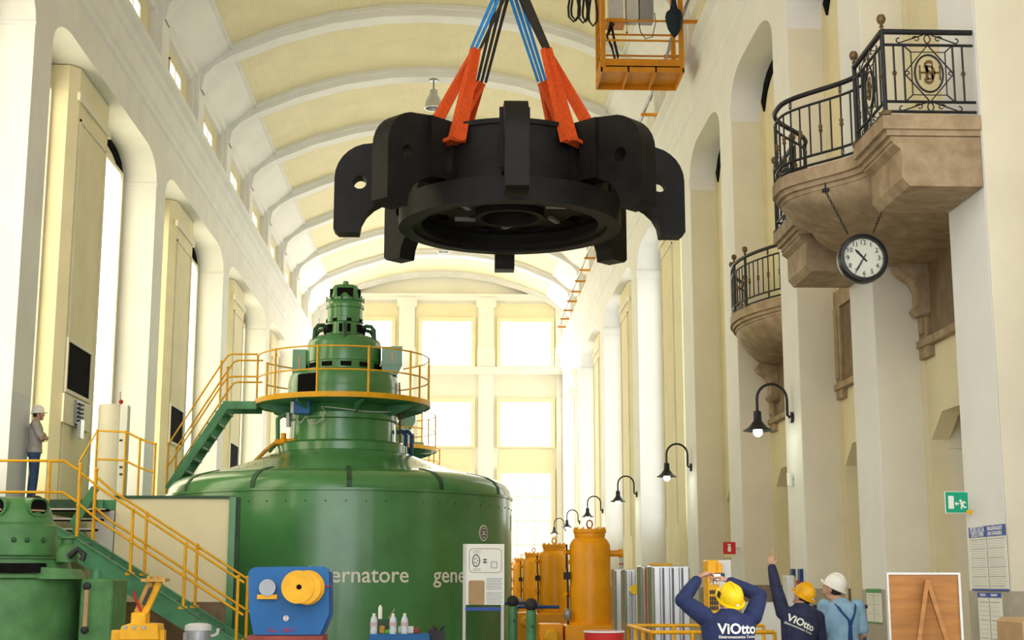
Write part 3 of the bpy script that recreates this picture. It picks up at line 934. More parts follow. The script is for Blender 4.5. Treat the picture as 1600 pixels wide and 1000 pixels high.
# ------------------------------------------------------------------ gangway, stairs and railings at the left
gw = thing('gangway', 'green steel gangway floor beside the near generator, under the man in grey', 'gangway', (-6.0, 31, 3.0))
MB().box(-7.85, 26.36, 3.02, -6.4, 38.6, 3.2).box(-6.4, 26.47, 3.02, -5.2, 28.6, 3.2).box(-6.4, 36.3, 3.02, -4.5, 38.6, 3.2).build('deck', M['greens'], gw)
MB().box(-7.85, 26.32, 2.98, -6.52, 26.36, 3.2).build('edge_beam', M['greend'], gw)
pw = thing('pit_wall', 'beige partition wall with brown base behind the yellow stair rails', 'partition', (-5.1, 26.4, 0))
MB().box(-6.15, 26.30, 1.38, -4.10, 26.40, 3.22).build('panel', M['yellow'], pw)
MB().box(-6.15, 26.28, 0, -4.10, 26.40, 1.38).build('base', M['marble'], pw)
MB().box(-6.2, 26.26, 3.22, -4.02, 26.42, 3.27).build('coping', M['greend'], pw)
MB().box(-4.10, 26.2, 0, -3.98, 26.45, 3.25).build('end_post', M['green'], pw)
MB().box(-3.98, 26.3, 0, -3.93, 26.45, 3.25).build('shadow_post', M['greend'], pw)
MB().box(-6.5, 26.28, 0, -6.17, 26.36, 3.0).build('grey_panel', M['lgrey'], pw)

def handrail(mb, pts, r=.022):
    mb.tube(pts, r, 8)
# lower flight: near and far stringers, treads, posts, rails
Y0, Y1 = 24.0, 25.05
A, Bt = at(88, 822, Y0), at(372, 1004, Y0)
sl = (Bt.z - A.z) / (Bt.x - A.x)
xf = A.x + (0 - A.z) / sl
fl = thing('steel_stair', 'long green steel stair with yellow handrails descending in front of the beige wall', 'stairs', ((A.x + xf) / 2, (Y0 + Y1) / 2, 0))
for yy in (Y0, Y1):
    MB().prism([(A.x, A.z), (xf, 0), (xf - .55, 0), (A.x, A.z - .36)], yy - .03, yy + .03, lambda u, v, t: (u, t, v)).build('stringer', M['greens'], fl)
    MB().beam((A.x, yy, A.z + .01), (xf, yy, .01), .12, .02).build('stringer_flange', M['greens'], fl)
n = 11
for i in range(n):
    x = A.x + (xf - A.x) * (i + .5) / n
    MB().box(x - .13, Y0 + .03, A.z + sl * (x - A.x) - .16, x + .13, Y1 - .03, A.z + sl * (x - A.x) - .12).build('tread', M['grey'], fl)
ROFF = [(120, 203), (203, 289), (289, 374)]
for yy, pxs in ((Y0, (204, 289, 373)), (Y1, (226, 307, 388))):
    tops = []
    for px in pxs:
        x = at(px, 880, yy).x
        zb = A.z + sl * (x - A.x)
        MB().cyl((x, yy, zb - .05), (x, yy, zb + 1.02), .026, 8).ball((x, yy, zb + 1.03), .035, 8, 5).ball((x, yy, zb + .5), .035, 8, 5).box(x - .07, yy - .04, zb - .03, x + .07, yy + .04, zb + .02).build('rail_post', M['ylw'], fl, smooth=50)
    x0 = at(122 if yy == Y0 else 147, 800, yy).x
    zb0 = A.z + sl * (x0 - A.x)
    MB().cyl((x0, yy, zb0 - .05), (x0, yy, zb0 + 1.22), .03, 8).ball((x0, yy, zb0 + .55), .04, 8, 5).ball((x0, yy, zb0 + 1.22), .04, 8, 5).build('rail_post', M['ylw'], fl, smooth=50)
    x1 = at(pxs[-1] + 6, 990, yy).x
    for h in (1.0, .48):
        MB().tube([(x0, yy, zb0 + h + .1), (x0 + .3, yy, zb0 + sl * .3 + h + .04), (x1, yy, A.z + sl * (x1 - A.x) + h)], .021, 8).build('handrail', M['ylw'], fl, smooth=60)
# landing above the stair and its rail
ld = thing('stair_landing', 'green stair landing with short dark steps and a flat yellow rail below the man', 'landing', (-7.1, 24.6, 2.4))
MB().box(-7.85, 23.95, 2.46, A.x + .02, 25.1, 2.56).build('deck', M['greens'], ld)
for i in range(3):
    y = 25.2 + i * .38
    st = MB().box(-7.85, y, 2.6 + i * .19, -6.25, y + .30, 2.64 + i * .19).build('tread', M['dark'], ld)
    MB().box(-7.85, y - .015, 2.615 + i * .19, -6.25, y, 2.645 + i * .19).build('nosing', M['steel'], st)
MB().beam(at(113, 822, 25.15), at(149, 762, 25.15), .06, .14).build('brace', M['greens'], ld)
xl = at(-30, 768, Y0).x; xk = at(98, 768, Y0).x; xe = at(120, 785, Y0).x
for y_, y2 in ((720, 735), (769, 784)):
    z = at(60, y_, Y0).z
    MB().tube([(xl, Y0, z), (xk, Y0, z), (xe, Y0, at(120, y2, Y0).z)], .022, 8).build('handrail', M['ylw'], ld, smooth=60)
px_ = at(76, 760, Y0).x
MB().cyl((px_, Y0, 2.5), (px_, Y0, at(76, 720, Y0).z), .026, 8).build('rail_post', M['ylw'], ld, smooth=50)
MB().box(xl - .05, Y0 - .03, 2.3, xl + .05, Y0 + .03, at(60, 720, Y0).z).build('rail_post', M['ylw'], ld)
# guard rail along the gangway behind
gr = thing('guard_rail', 'short yellow guard rail with four posts beside the beige column cabinet', 'railing', at(195, 775, 29.5))
YG = 29.5
P4 = [(124, 722), (152, 673), (197, 675), (219, 686), (243, 694)]
tops = [at(x, y, YG) for x, y in P4]
MB().tube(tops, .022, 8).build('top_rail', M['ylw'], gr, smooth=60)
MB().tube([t - Vector((0, 0, .58)) for t in tops[1:]], .02, 8).build('middle_rail', M['ylw'], gr, smooth=60)
for t in tops[1:]:
    MB().cyl((t.x, YG, 3.2), t, .024, 8).ball(t, .033, 8, 5).build('rail_post', M['ylw'], gr, smooth=50)
gr2 = thing('guard_rail', 'low yellow guard rail behind the foot of the steep green stair', 'railing', (-6, 37.0, 3.2), None)
for z in (4.18, 3.72): MB().tube([at(265, 700, 37.0) * 1, at(395, 700, 37.0)][0:0] or [(at(262, 720, 37.0).x, 37.0, z), (at(400, 720, 37.0).x, 37.0, z)], .02, 8).build('handrail', M['ylw'], gr2)
for px in (263, 298, 345, 396):
    x = at(px, 740, 37.0).x
    MB().cyl((x, 37.0, 3.2), (x, 37.0, 4.2), .022, 8).build('rail_post', M['ylw'], gr2)

# steep upper flight to the generator gallery
ya, yb = 31.45, 32.35
b0, t0 = at(263, 764, ya), at(352, 634, ya)
uf = thing('steel_stair', 'steep green stair rising to the generator gallery', 'stairs', (b0.x, (ya + yb) / 2, 3.2))
sl2 = (t0.z - b0.z) / (t0.x - b0.x)
for yy in (ya, yb):
    MB().beam((b0.x, yy, b0.z), (t0.x, yy, t0.z), .05, .17).build('stringer', M['greens'], uf)
    MB().box(t0.x - .05, yy - .03, t0.z - .07, GX - 1.85, yy + .03, t0.z + .1).build('landing_beam', M['greens'], uf)
for i in range(7):
    t = (i + .5) / 7
    x, z = b0.x + (t0.x - b0.x) * t, b0.z + (t0.z - b0.z) * t
    MB().box(x - .13, ya + .02, z - .02, x + .13, yb - .02, z + .02).build('tread', M['greens'], uf)
MB().box(t0.x - .05, ya, t0.z + .06, GX - 1.85, yb, t0.z + .1).build('landing_floor', M['greens'], uf)
MB().box(b0.x - .25, ya - .05, 3.18, b0.x + .3, yb + .05, 3.22).build('foot_plate', M['greens'], uf)
for yy in (ya, yb):
    for h in (1.02, .52):
        xk = t0.x + .0
        zt = t0.z + h + .1
        MB().tube([(b0.x - .06, yy, b0.z + h - .08), (t0.x - .12, yy, t0.z + h - .1), (t0.x + .02, yy, zt), (t0.x + .12, yy, zt + .03), (GX - 1.86, yy, zt + .03)], .02, 8).build('handrail', M['ylw'], uf, smooth=60)
    for x, z in ((b0.x - .04, b0.z), (t0.x - .12, t0.z)):
        MB().cyl((x, yy, z - .1), (x, yy, z + .98), .024, 8).ball((x, yy, z + .98), .033, 8, 5).build('rail_post', M['ylw'], uf, smooth=50)

# ------------------------------------------------------------------ wall fittings at the left
cb = at(167, 745, 30.4)
rc = thing('column_cabinet', 'beige half-round cabinet standing against the left windows', 'cabinet', (cb.x, 30.6, 3.2))
ztop = at(167, 631, 30.4).z
MB().lathe([(.26, 3.2), (.26, ztop - .04), (.24, ztop), (0, ztop)], (cb.x - .03, 30.6, 0), 28).build('body', M['cream'], rc, smooth=40)
wx0, wx1 = at(185, 700, 30.3).x, at(197, 700, 30.3).x
wp = thing('meter_cabinet', 'narrow white cabinet with dark locks beside the beige half-round cabinet', 'cabinet', ((wx0 + wx1) / 2, 30.4, 3.2))
MB().box(wx0, 30.3, 3.2, wx1, 30.55, ztop - .03).build('body', M['paper'], wp, bevel=.008)
for yy in (688, 730, 741):
    p = at(189, yy, 30.3)
    MB().box(p.x - .03, 30.285, p.z - .02, p.x + .03, 30.3, p.z + .02).build('lock', M['ink'], wp)
MB().ball(at(189, 628, 30.4), .05, 10, 6).build('warning_lamp', M['red'], wp)
MB().cyl(at(187, 624, 30.4), at(187, 612, 30.4), .03, 8).build('lamp_post', M['lgrey'], wp)
# switch gear on the pier of the first window bay
fx = XL - .30
yc = (LP[1][1] + LP[2][0]) / 2 - .45 - .2
sw = thing('wall_switchboard', 'grey knife switch on a pale board under the black vent by the man', 'switch', (fx, yc, 4.6))
MB().box(fx + .02, yc - 1.15, 5.0, fx + .06, yc + 1.05, 5.6).build('board', M['cream'], sw)
MB().box(fx + .06, yc - .35, 5.05, fx + .12, yc + .12, 5.55).build('base', M['grey'], sw)
MB().box(fx + .12, yc - .25, 4.75, fx + .20, yc + .02, 5.15).build('lever_box', M['steel'], sw)
for i in range(5): MB().box(fx + .12, yc - .3, 5.1 + i * .09, fx + .17, yc + .06, 5.14 + i * .09).build('contact', M['ink'], sw)

# ------------------------------------------------------------------ green turbine regulator, bottom left
YM = 21.0
mc = at(15, 850, YM)
zz = lambda y: at(40, y, YM).z
rg = thing('turbine_regulator', 'squat round green machine with oval openings at the bottom left', 'machine', (mc.x, YM, 0))
rr_ = lambda px: (at(px, 850, YM).x - mc.x)
cc = (mc.x, YM, 0)
MB().lathe([(rr_(130), 0), (rr_(130), zz(906)), (rr_(136), zz(903)), (rr_(136), zz(899)), (rr_(128), zz(897))], cc, 48).build('lower_drum', M['greenm'], rg, smooth=35)
MB().lathe([(rr_(132), zz(899)), (rr_(112), zz(896)), (rr_(108), zz(872))], cc, 48).build('middle_drum', M['greenm'], rg, smooth=35)
MB().lathe([(rr_(84), zz(870)), (rr_(86), zz(868)), (rr_(86), zz(822)), (rr_(80), zz(818))], cc, 48).build('upper_drum', M['greenm'], rg, smooth=35)
MB().lathe([(rr_(112), zz(874)), (rr_(84), zz(868))], cc, 48).build('drum_collar', M['greend'], rg, smooth=35)
MB().lathe([(rr_(80), zz(818)), (rr_(78), zz(808)), (rr_(74), zz(793)), (rr_(66), zz(783)), (rr_(50), zz(778)), (0, zz(776))], cc, 48).build('hood', M['greenm'], rg, smooth=40)
for dpx, wd_ in ((6, .20), (69, .15)):
    p = at(dpx, 793, YM)
    a = math.asin(max(-1, min(1, (p.x - mc.x) / rr_(76))))
    R3 = Matrix.Rotation(a, 3, 'Z')
    for nm, loops, th, off, mm in (('opening_rim', [rrect(-wd_ - .03, -.14, wd_ + .03, .12, .12), rrect(-wd_, -.115, wd_, .095, .095)], .30, .10, 'greenm'), ('hood_opening', [rrect(-wd_ - .01, -.12, wd_ + .01, .10, .10)], .18, .07, 'dark')):
        pv_, pf_ = plate(loops, th)
        MB().add([Vector((mc.x, YM, p.z)) + R3 @ Vector((v[0], -rr_(74) + off + v[2], v[1])) for v in pv_], pf_).build(nm, M[mm], rg)
    MB().add([Vector((mc.x, YM, p.z)) + R3 @ Vector((x_, -rr_(74) - .028, z_)) for x_, z_ in ((-wd_ * .8, -.07), (wd_ * .8, -.07), (wd_ * .8, -.045), (-wd_ * .8, -.045))], [(0, 1, 2, 3)]).build('inner_bar', M['cardb'], rg)
for px in (20, 38, 57):
    p = at(px, 843, YM - rr_(86))
    MB().ball((p.x, YM - math.sqrt(max(.01, rr_(86) ** 2 - (p.x - mc.x) ** 2)), p.z), .04, 8, 5).build('plug', M['greend'], rg)
ow = MB()
R3 = Matrix.Identity(3)
p0 = at(0, 890, YM - .95); p1 = at(62, 890, YM - .9)
MB().box(p0.x - .2, YM - rr_(112) + .0, at(0, 896, YM).z, p1.x, YM - rr_(112) + .3, at(0, 881, YM).z).build('louvre_opening', M['dark'], rg)
bx0, bx1 = at(138, 950, YM).x, at(188, 950, YM).x
MB().box(bx0, YM - .5, 0, bx1, YM + .4, zz(905)).build('side_tank', M['greenm'], rg, bevel=.02)
MB().cyl((at(134, 950, YM - .7).x, YM - .7, zz(985)), (at(134, 950, YM - .7).x, YM - .7, zz(915)), .035, 10).build('level_gauge', M['cardb'], rg, smooth=50)
for y in (916, 982): MB().ball((at(134, 950, YM - .7).x, YM - .7, zz(y)), .06, 10, 6).build('gauge_cock', M['ink'], rg)
vc = at(105, 865, YM - .3)
vv = MB().lathe([(.16, -.12), (.16, .06), (.11, .12), (.09, .14), (.09, .20), (.14, .21), (.14, .24), (0, .24)], (vc.x, YM - .3, vc.z), 24)
vv.build('relief_valve', M['greenm'], rg, smooth=40)
MB().tube([(vc.x + .08, YM - .5, vc.z - .05), (vc.x + .2, YM - .5, vc.z + .06), (vc.x + .29, YM - .5, vc.z - .02), (vc.x + .26, YM - .5, vc.z - .1)], .045, 8).build('valve_lever', M['black'], rg, smooth=60)
MB().prism([(at(62, 870, YM).x, zz(885)), (at(135, 870, YM).x, zz(890)), (at(143, 870, YM).x, zz(905)), (at(62, 870, YM).x, zz(905))], YM - .85, YM - .2, lambda u, v, t: (u, t, v)).build('valve_bracket', M['greenm'], rg)
MB().cyl((at(150, 900, YM - .3).x, YM - .3, zz(905)), (at(150, 900, YM - .3).x, YM - .3, zz(890)), .07, 14).build('filler_cap', M['greens'], rg, smooth=40)

# ------------------------------------------------------------------ yellow hydraulic hoist, motor, blue stand
YJ = 15.5
J = lambda x, y: at(x or 215, y or 960, YJ)
hj = thing('hydraulic_hoist', 'yellow hydraulic hoist with slanted double arm in front of the stair', 'hoist', (J(215, 990).x, YJ, 0))
top, bot = J(250, 975), J(186, 975)
MB().prism([(J(186, 990).x, J(0, 1000).z), (J(192, 0).x, J(0, 978).z), (J(208, 0).x, J(0, 973).z), (J(248, 0).x, J(0, 975).z), (J(251, 0).x, J(0, 1000).z)], YJ - .05, YJ + .3, lambda u, v, t: (u, t, v)).build('head_plate', M['ylw'], hj, bevel=.01)
for px, dx in ((182, -.05), (214, 0), (246, .03)):
    MB().beam((J(px, 1000).x + dx, YJ + .1, 0), (J(px, 985).x, YJ + .1, J(0, 985).z), .12, .12).build('leg', M['ylw'], hj)
MB().box(J(205, 0).x, YJ - .02, J(0, 978).z, J(228, 0).x, YJ + .22, J(0, 957).z).build('arm_socket', M['ylw'], hj, bevel=.012)
for a, b in (((212, 958), (234, 908)), ((222, 962), (247, 908))):
    MB().beam((J(*a).x, YJ + .08, J(*a).z), (J(*b).x, YJ + .08, J(*b).z), .07, .07, up=(0, 1, 0)).build('arm_bar', M['pipey'] if a[0] == 212 else M['ylw'], hj, bevel=.01)
MB().beam((J(224, 945).x, YJ, J(224, 945).z), (J(236, 918).x, YJ, J(236, 918).z), .035, .035).build('piston', M['ink'], hj)
MB().box(J(219, 0).x, YJ - .05, J(0, 909).z, J(257, 0).x, YJ + .2, J(0, 904).z).build('top_plate', M['pipey'], hj)
for px in (232, 241, 249): MB().cyl(J(px, 906), J(px, 900), .02, 6).build('bolt', M['pipey'], hj)
MB().tube([J(210, 924), J(211, 936), J(216, 944), J(220, 955)], .014, 6).build('hose', M['red'], hj, smooth=60)
for px in (198, 212, 227): MB().cyl(J(px, 980) + Vector((0, -.07, 0)), J(px, 980) + Vector((0, .0, 0)), .02, 10).build('bolt_head', M['grey'], hj)
YK = 17.0
K = lambda x, y: at(x or 309, y or 985, YK)
mt = thing('electric_motor', 'grey electric pump motor with rounded cap below the stair', 'motor', (K(308, 1000).x, YK, 0))
MB().lathe([(.15, 0), (.15, K(0, 986).z), (.145, K(0, 984).z)], (K(309, 1000).x, YK, 0), 24).build('body', M['grey'], mt, smooth=40)
MB().lathe([(.155, K(0, 985).z), (.15, K(0, 977).z), (.10, K(0, 974).z), (0, K(0, 973).z)], (K(309, 1000).x, YK, 0), 24).build('fan_cap', M['lgrey'], mt, smooth=40)
MB().box(K(289, 0).x, YK - .1, K(0, 1000).z - .1, K(297, 0).x, YK + .1, K(0, 988).z).build('terminal_box', M['grey'], mt)
MB().tube([K(320, 992), K(333, 994), K(340, 990), K(341, 982)], .02, 8).build('outlet_pipe', M['lgrey'], mt, smooth=60)

YS = 15.0
S = lambda x, y: at(x or 450, y or 930, YS)
bs = thing('test_stand', 'blue steel stand with yellow spool and red base plate', 'stand', (S(450, 1000).x, YS, 0))
pts = [(396, 992), (389, 955), (388, 895), (392, 889), (400, 886), (505, 885), (512, 888), (514, 897), (514, 960), (500, 992)]
MB().prism([(S(x, y).x, S(x, y).z) for x, y in pts], YS, YS + .18, lambda u, v, t: (u, t, v)).build('plate', M['blue'], bs)
MB().prism([(S(x, y).x, S(x, y).z) for x, y in ((514, 893), (518, 895), (518, 962), (504, 993), (500, 992), (514, 960))], YS + .06, YS + .2, lambda u, v, t: (u, t, v)).build('side_flange', M['dblue'], bs)
MB().box(S(391, 0).x, YS - .15, 0, S(508, 0).x, YS + .4, S(0, 993).z).build('base_plate', M['brownred'], bs)
Ry = Matrix.Rotation(PI / 2, 3, 'X')
spc = S(481, 918)
MB().lathe([(.0, -.02), (.175, -.02), (.175, .02), (.12, .02), (.12, .2), (.16, .2), (.16, .24), (0, .24)], spc + Vector((.0, -.03, 0)), 32, Ry).build('yellow_spool', M['ylw'], bs, smooth=35)
MB().lathe([(0, 0), (.165, 0), (.165, .03), (0, .03)], S(476, 917) + Vector((-.04, -.26, 0)), 32, Ry).build('spool_flange', M['ylw'], bs, smooth=35)
MB().cyl(S(472, 917) + Vector((0, -.285, 0)), S(472, 917) + Vector((0, -.30, 0)), .026, 14).build('spool_bore', M['dark'], bs)
MB().lathe([(0, 0), (.075, 0), (.085, .02), (.085, .07), (0, .07)], S(419, 918) + Vector((0, 0, 0)), 28, Ry).build('steel_roller', M['grey'], bs, smooth=35)
MB().box(S(403, 0).x, YS - .06, S(0, 936).z, S(434, 0).x, YS, S(0, 929).z).build('roller_bracket', M['ylw'], bs)
MB().tube([S(441, 917) + Vector((0, -.02, 0)), S(456, 918) + Vector((0, -.02, 0))], .008, 6).build('red_wire', M['red'], bs)
MB().tube([S(492, 917) + Vector((0, -.04, 0)), S(518, 916) + Vector((0, -.04, 0))], .008, 6).build('red_wire', M['red'], bs)
MB().box(S(440, 0).x, YS - .03, S(0, 918).z, S(446, 0).x, YS, S(0, 914).z).build('tag', M['paper'], bs)
MB().cyl(S(447, 966) + Vector((0, -.012, 0)), S(447, 966), .028, 20).build('round_sticker', M['paper'], bs)
tv, tf = text('Z', .05, .004)
MB().add(tv, tf).mapv(face_cam(S(447, 966) + Vector((0, -.016, 0)))).build('sticker_letter', M['red'], bs)
tv, tf = text('Pos.  180 T', .062, .004)
MB().add(tv, tf).mapv(face_cam(S(440, 985) + Vector((0, -.006, 0)))).build('red_lettering', M['red'], bs)
# ------------------------------------------------------------------ stone balconies with wrought-iron railings
def balcony(y0, y1, label_b, label_r, detail, bow=False):
    """stone balcony between two pilasters; plan: straight end bays, S-curves to a bowed middle"""
    z = 7.0
    ym = (y0 + y1) / 2; L = y1 - y0
    e = 1.25
    XE, XM = 4.86, 4.25          # front of the end bays, front of the bow
    def front():
        if bow:
            return [(XR + .25 - (XR + .25 - 5.5) * math.sin(PI * i / 24) ** .8, y0 + L * i / 24) for i in range(25)]
        pts = [(XE, y0), (XE, y0 + e)]
        pts.append((XE + .12, y0 + e + .02))
        n = 26
        for i in range(n + 1):
            t = i / n
            y = y0 + e + .1 + (L - 2 * e - .2) * t
            b = math.sin(PI * t)
            s_ = .5 - .5 * math.cos(PI * min(1, min(t, 1 - t) * 2.15))
            pts.append((XE + .14 - (XE + .14 - XM) * s_, y))
        pts += [(XE + .12, y1 - e - .02), (XE, y1 - e), (XE, y1)]
        return pts
    F_ = front()
    bal = thing('stone_balcony', label_b, 'balcony', (5.4, ym, 5.9), 'stone balconies on the long wall')
    def outline(off):
        return [(min(x + off, (XB if bow else XR) - .02), min(max(y, y0 + min(off, .3) * .6), y1 - min(off, .3) * .6)) for x, y in F_]
    def slab(off, za, zb, nm):
        poly = outline(off)
        q0, q1 = poly[0][1], poly[-1][1]
        if bow: poly = [(XB - .01, q0)] + poly + [(XB - .01, q1)]
        else: poly = [(XR - .005, q0)] + poly + [(XR - .005, q1), (XR - .005, y1 - e + .03), (XB - .01, y1 - e + .03), (XB - .01, y0 + e - .03), (XR - .005, y0 + e - .03)]
        MB().prism(poly, za, zb, lambda u, v, t: (u, v, t)).build(nm, M['stone'], bal)
    slab(0, z - .17, z, 'floor_slab'); slab(.05, z - .24, z - .17, 'edge_moulding'); slab(.10, z - .30, z - .24, 'edge_moulding')
    # coved underside: stacked steps shrinking towards the wall
    NR = 12
    rows = []
    for i in range(NR + 1):
        t = i / NR
        rows.append(([(x + .12 + (XB - .02 - .12 - x) * (1 - math.cos(PI / 2 * t)), y) for x, y in (F_ if bow else F_[3:-3])], z - .30 - .52 * math.sin(PI / 2 * t) ** 1.2))
    nn = len(rows[0][0]); cv, cf = [], []
    for pts_, zz_ in rows: cv += [(x, y, zz_) for x, y in pts_]
    for i in range(NR):
        for j in range(nn - 1): cf.append((i * nn + j, i * nn + j + 1, (i + 1) * nn + j + 1, (i + 1) * nn + j))
    MB().add(cv, cf).build('coved_soffit', M['stone'], bal, smooth=50)
    for a in (() if bow else (y0, y1 - e)):       # corbel blocks below the end bays
        b0_ = a + .03; b1_ = a + e - .03
        MB().prism([(XE + .12, z - .26), (XE + .12, z - .34), (XE + .2, z - .40), (XE + .2, z - .74), (XE + .28, z - .84), (XE + .62, z - .84), (XR - .01, z - .84), (XR - .01, z - .26)], b0_, b1_, lambda u, v, t: (u, t, v)).build('corbel_block', M['stone'], bal)
    # scroll consoles on the wall below
    for a in ((y0 + e + .25, y1 - e - .25) if detail else (y0 + .5, y1 - .5)):
        sc_ = [(XB, z - .78), (XB - .42, z - .78), (XB - .46, z - .86), (XB - .40, z - .96), (XB - .24, z - 1.06), (XB - .17, z - 1.22), (XB - .18, z - 1.4), (XB - .24, z - 1.48), (XB - .18, z - 1.56), (XB, z - 1.56)]
        MB().prism(sc_, a - .14, a + .14, lambda u, v, t: (u, t, v)).build('console', M['stone'], bal)
        MB().prism([(u + .03 if u < XB else u, v) for u, v in [(XB, z - .9)] + sc_[3:9] + [(XB, z - 1.5)]], a - .17, a + .17, lambda u, v, t: (u, t, v)).build('console_scroll', M['stone'], bal)
    # railing
    rl = thing('balcony_railing', label_r, 'railing', (5.2, ym, z), 'balcony railings')
    zt, zu, zl_, zb = z + 1.02, z + .86, z + .17, z + .05
    path = [(XE + .05, y0 + .05), (XE + .05, y0 + e - .03)]
    mid = [(x + .06, y) for x, y in (F_[1:-1] if bow else F_[3:-3])]
    path2 = mid
    def rail_along(pts, zz_, r, nm, m):
        MB().tube([(x, y, zz_) for x, y in pts], r, 8).build(nm, m, rl, smooth=60)
    segs = [[(XR - .03, y0 + .05), (XE + .05, y0 + .05)], path, mid, [(XE + .05, y1 - e + .03), (XE + .05, y1 - .05)], [(XE + .05, y1 - .05), (XR - .03, y1 - .05)]]
    if bow: segs = [mid]
    for sg_ in segs:
        rail_along(sg_, zt, .035, 'hand_rail', M['iron'])
        for zz_ in (zu, zl_, zb): rail_along(sg_, zz_, .018, 'rail_bar', M['iron'])
    for x, y in ((mid[0], mid[7], mid[11], mid[15], mid[-1]) if bow else ()) or ((XE + .05, y0 + .05), (XE + .05, y0 + e - .03), (mid[0][0], mid[0][1]), (XE + .05, y1 - e + .03), (mid[-1][0], mid[-1][1]), (XE + .05, y1 - .05)):
        p = MB().cyl((x, y, z - .02), (x, y, zt + .02), .028, 8).build('newel', M['iron'], rl, smooth=50)
        MB().box(x - .05, y - .05, z - .01, x + .05, y + .05, z + .05).build('newel_foot', M['bronze'], p)
        if bow or not (abs(y - mid[0][1]) < .01 or abs(y - mid[-1][1]) < .01):
            MB().lathe([(.018, zt), (.018, zt + .05), (.03, zt + .06), (.018, zt + .07), (.018, zt + .09), (.038, zt + .105), (.054, zt + .14), (.054, zt + .165), (.038, zt + .20), (0, zt + .212)], (x, y, 0), 14).build('ball_finial', M['bronze'], p, smooth=60)
    # balusters along the bow
    acc = 0; last = mid[0]; pos = []
    for a_, b_ in zip(mid[:-1], mid[1:]):
        seg = math.hypot(b_[0] - a_[0], b_[1] - a_[1]); t = 0
        while acc + (seg - t) >= .165:
            t += .165 - acc; acc = 0
            pos.append((a_[0] + (b_[0] - a_[0]) * t / seg, a_[1] + (b_[1] - a_[1]) * t / seg))
        acc += seg - t
    for i, (x, y) in enumerate(pos):
        bl = MB().cyl((x, y, zl_), (x, y, zu), .012, 6).build('baluster', M['iron'], rl)
        if i % 2 == 0:
            MB().lathe([(.012, -.06), (.03, -.03), (.02, 0), (.03, .03), (.012, .06)], (x, y, z + .5), 8).build('baluster_knot', M['bronze'], bl)
        if i % 5 == 2:
            for zz_ in ((zt + zu) / 2, (zl_ + zb) / 2):
                MB().tube([(x, y + .045 * math.cos(t), zz_ + .05 * math.sin(t)) for t in [2 * PI * k / 12 for k in range(12)]], .009, 5, closed=True).build('ring_ornament', M['iron'], bl)
    # panels of the end bays: lozenge, oval and monogram
    def ornate(fn, W):
        def T(pts, r=.010, closed=False, nm='scrollwork', m='iron'):
            MB().tube([fn(u, v) for u, v in pts], r, 6, closed=closed).build(nm, M[m], rl)
        c_, h0, h1 = W / 2, zl_, zu
        hw = .29
        for u in (c_ - hw, c_ + hw): T([(u, h0), (u, h1)], .012, nm='panel_bar')
        mz = (h0 + h1) / 2; hh = (h1 - h0) / 2
        T([(c_, h1), (c_ + hw, mz), (c_, h0), (c_ - hw, mz)], .011, True, 'lozenge')
        a_ = .20; b_ = .26
        T([(c_ - a_, mz - b_), (c_ + a_, mz - b_), (c_ + a_, mz + b_), (c_ - a_, mz + b_)], .009, True, 'inner_frame')
        for su in (-1, 1):
            for sv in (-1, 1): T([(c_ + su * a_, mz + sv * b_), (c_ + su * hw, mz + sv * hh)], .009)
        T([(c_ + .165 * math.cos(t), mz + .225 * math.sin(t)) for t in [2 * PI * k / 24 for k in range(24)]], .013, True, 'oval')
        for zz_ in ((zt + zu) / 2 - .005, (zl_ + zb) / 2):
            T([(c_ + .035 * math.cos(t), zz_ + .05 * math.sin(t)) for t in [2 * PI * k / 12 for k in range(12)]], .008, True)
            for su in (-1, 1):
                T([(c_ + su * (.05 + .28 * k / 10), zz_ + (.05 - .10 * k / 10)) for k in range(11)] + [(c_ + su * (.33 + .035 * math.sin(t)), zz_ - .02 - .03 * math.cos(t)) for t in [PI * k / 5 for k in range(6)]], .008)
                T([(c_ + su * (.13 + .05 * math.cos(t) * (1 - t / 9)), zz_ + .04 * math.sin(t) * (1 - t / 9)) for t in [5.5 * k / 10 for k in range(11)]], .007)
        for su in (-1, 1):
            T([(c_ + su * (hw - .04 + .03 * math.cos(t) * (1 - t / 9)), mz + .03 * math.sin(t) * (1 - t / 9)) for t in [5.5 * k / 10 for k in range(11)]], .007)
        for u in (W * .12, W * .88):
            T([(u, h0), (u, h1)], .012, nm='panel_bar')
            T([(u, mz - .05), (u - .02, mz), (u, mz + .05), (u + .02, mz)], .012, True, 'knot', 'bronze')
        for ch, du, sz in (('H', -.06, .26), ('S', .0, .42), ('D', .015, .26), ('H', .085, .26)):
            tv_, tf_ = text(ch, sz, .012)
            o0 = Vector(fn(c_, mz)); ou = (Vector(fn(c_ + 1, mz)) - o0)
            on = Vector((0, -1, 0)) if abs(ou.x) > .5 else Vector((-1, 0, 0))
            MB().add([o0 + ou * (v[0] * .72 + du) + Vector((0, 0, v[1])) + on * v[2] for v in tv_], tf_).build('monogram_letter', M['bronze'], rl)
    if bow: return
    W1_ = XR - .03 - (XE + .05)
    ornate(lambda u, v: (XE + .05 + u, y0 + .05, v), W1_)
    ornate(lambda u, v: (XE + .05, y0 + e - .03 - u, v), e - .08)
    ornate(lambda u, v: (XE + .05, y1 - .05 - u, v), e - .08)
balcony(15.52, 21.28, 'larger brown stone balcony above the hanging clock', 'black iron railing with ball finials on the balcony above the clock', True)
balcony(25.84, 29.96, 'shallow bowed stone balcony beyond the one with the clock', 'black iron railing on the shallow farther balcony', False, True)

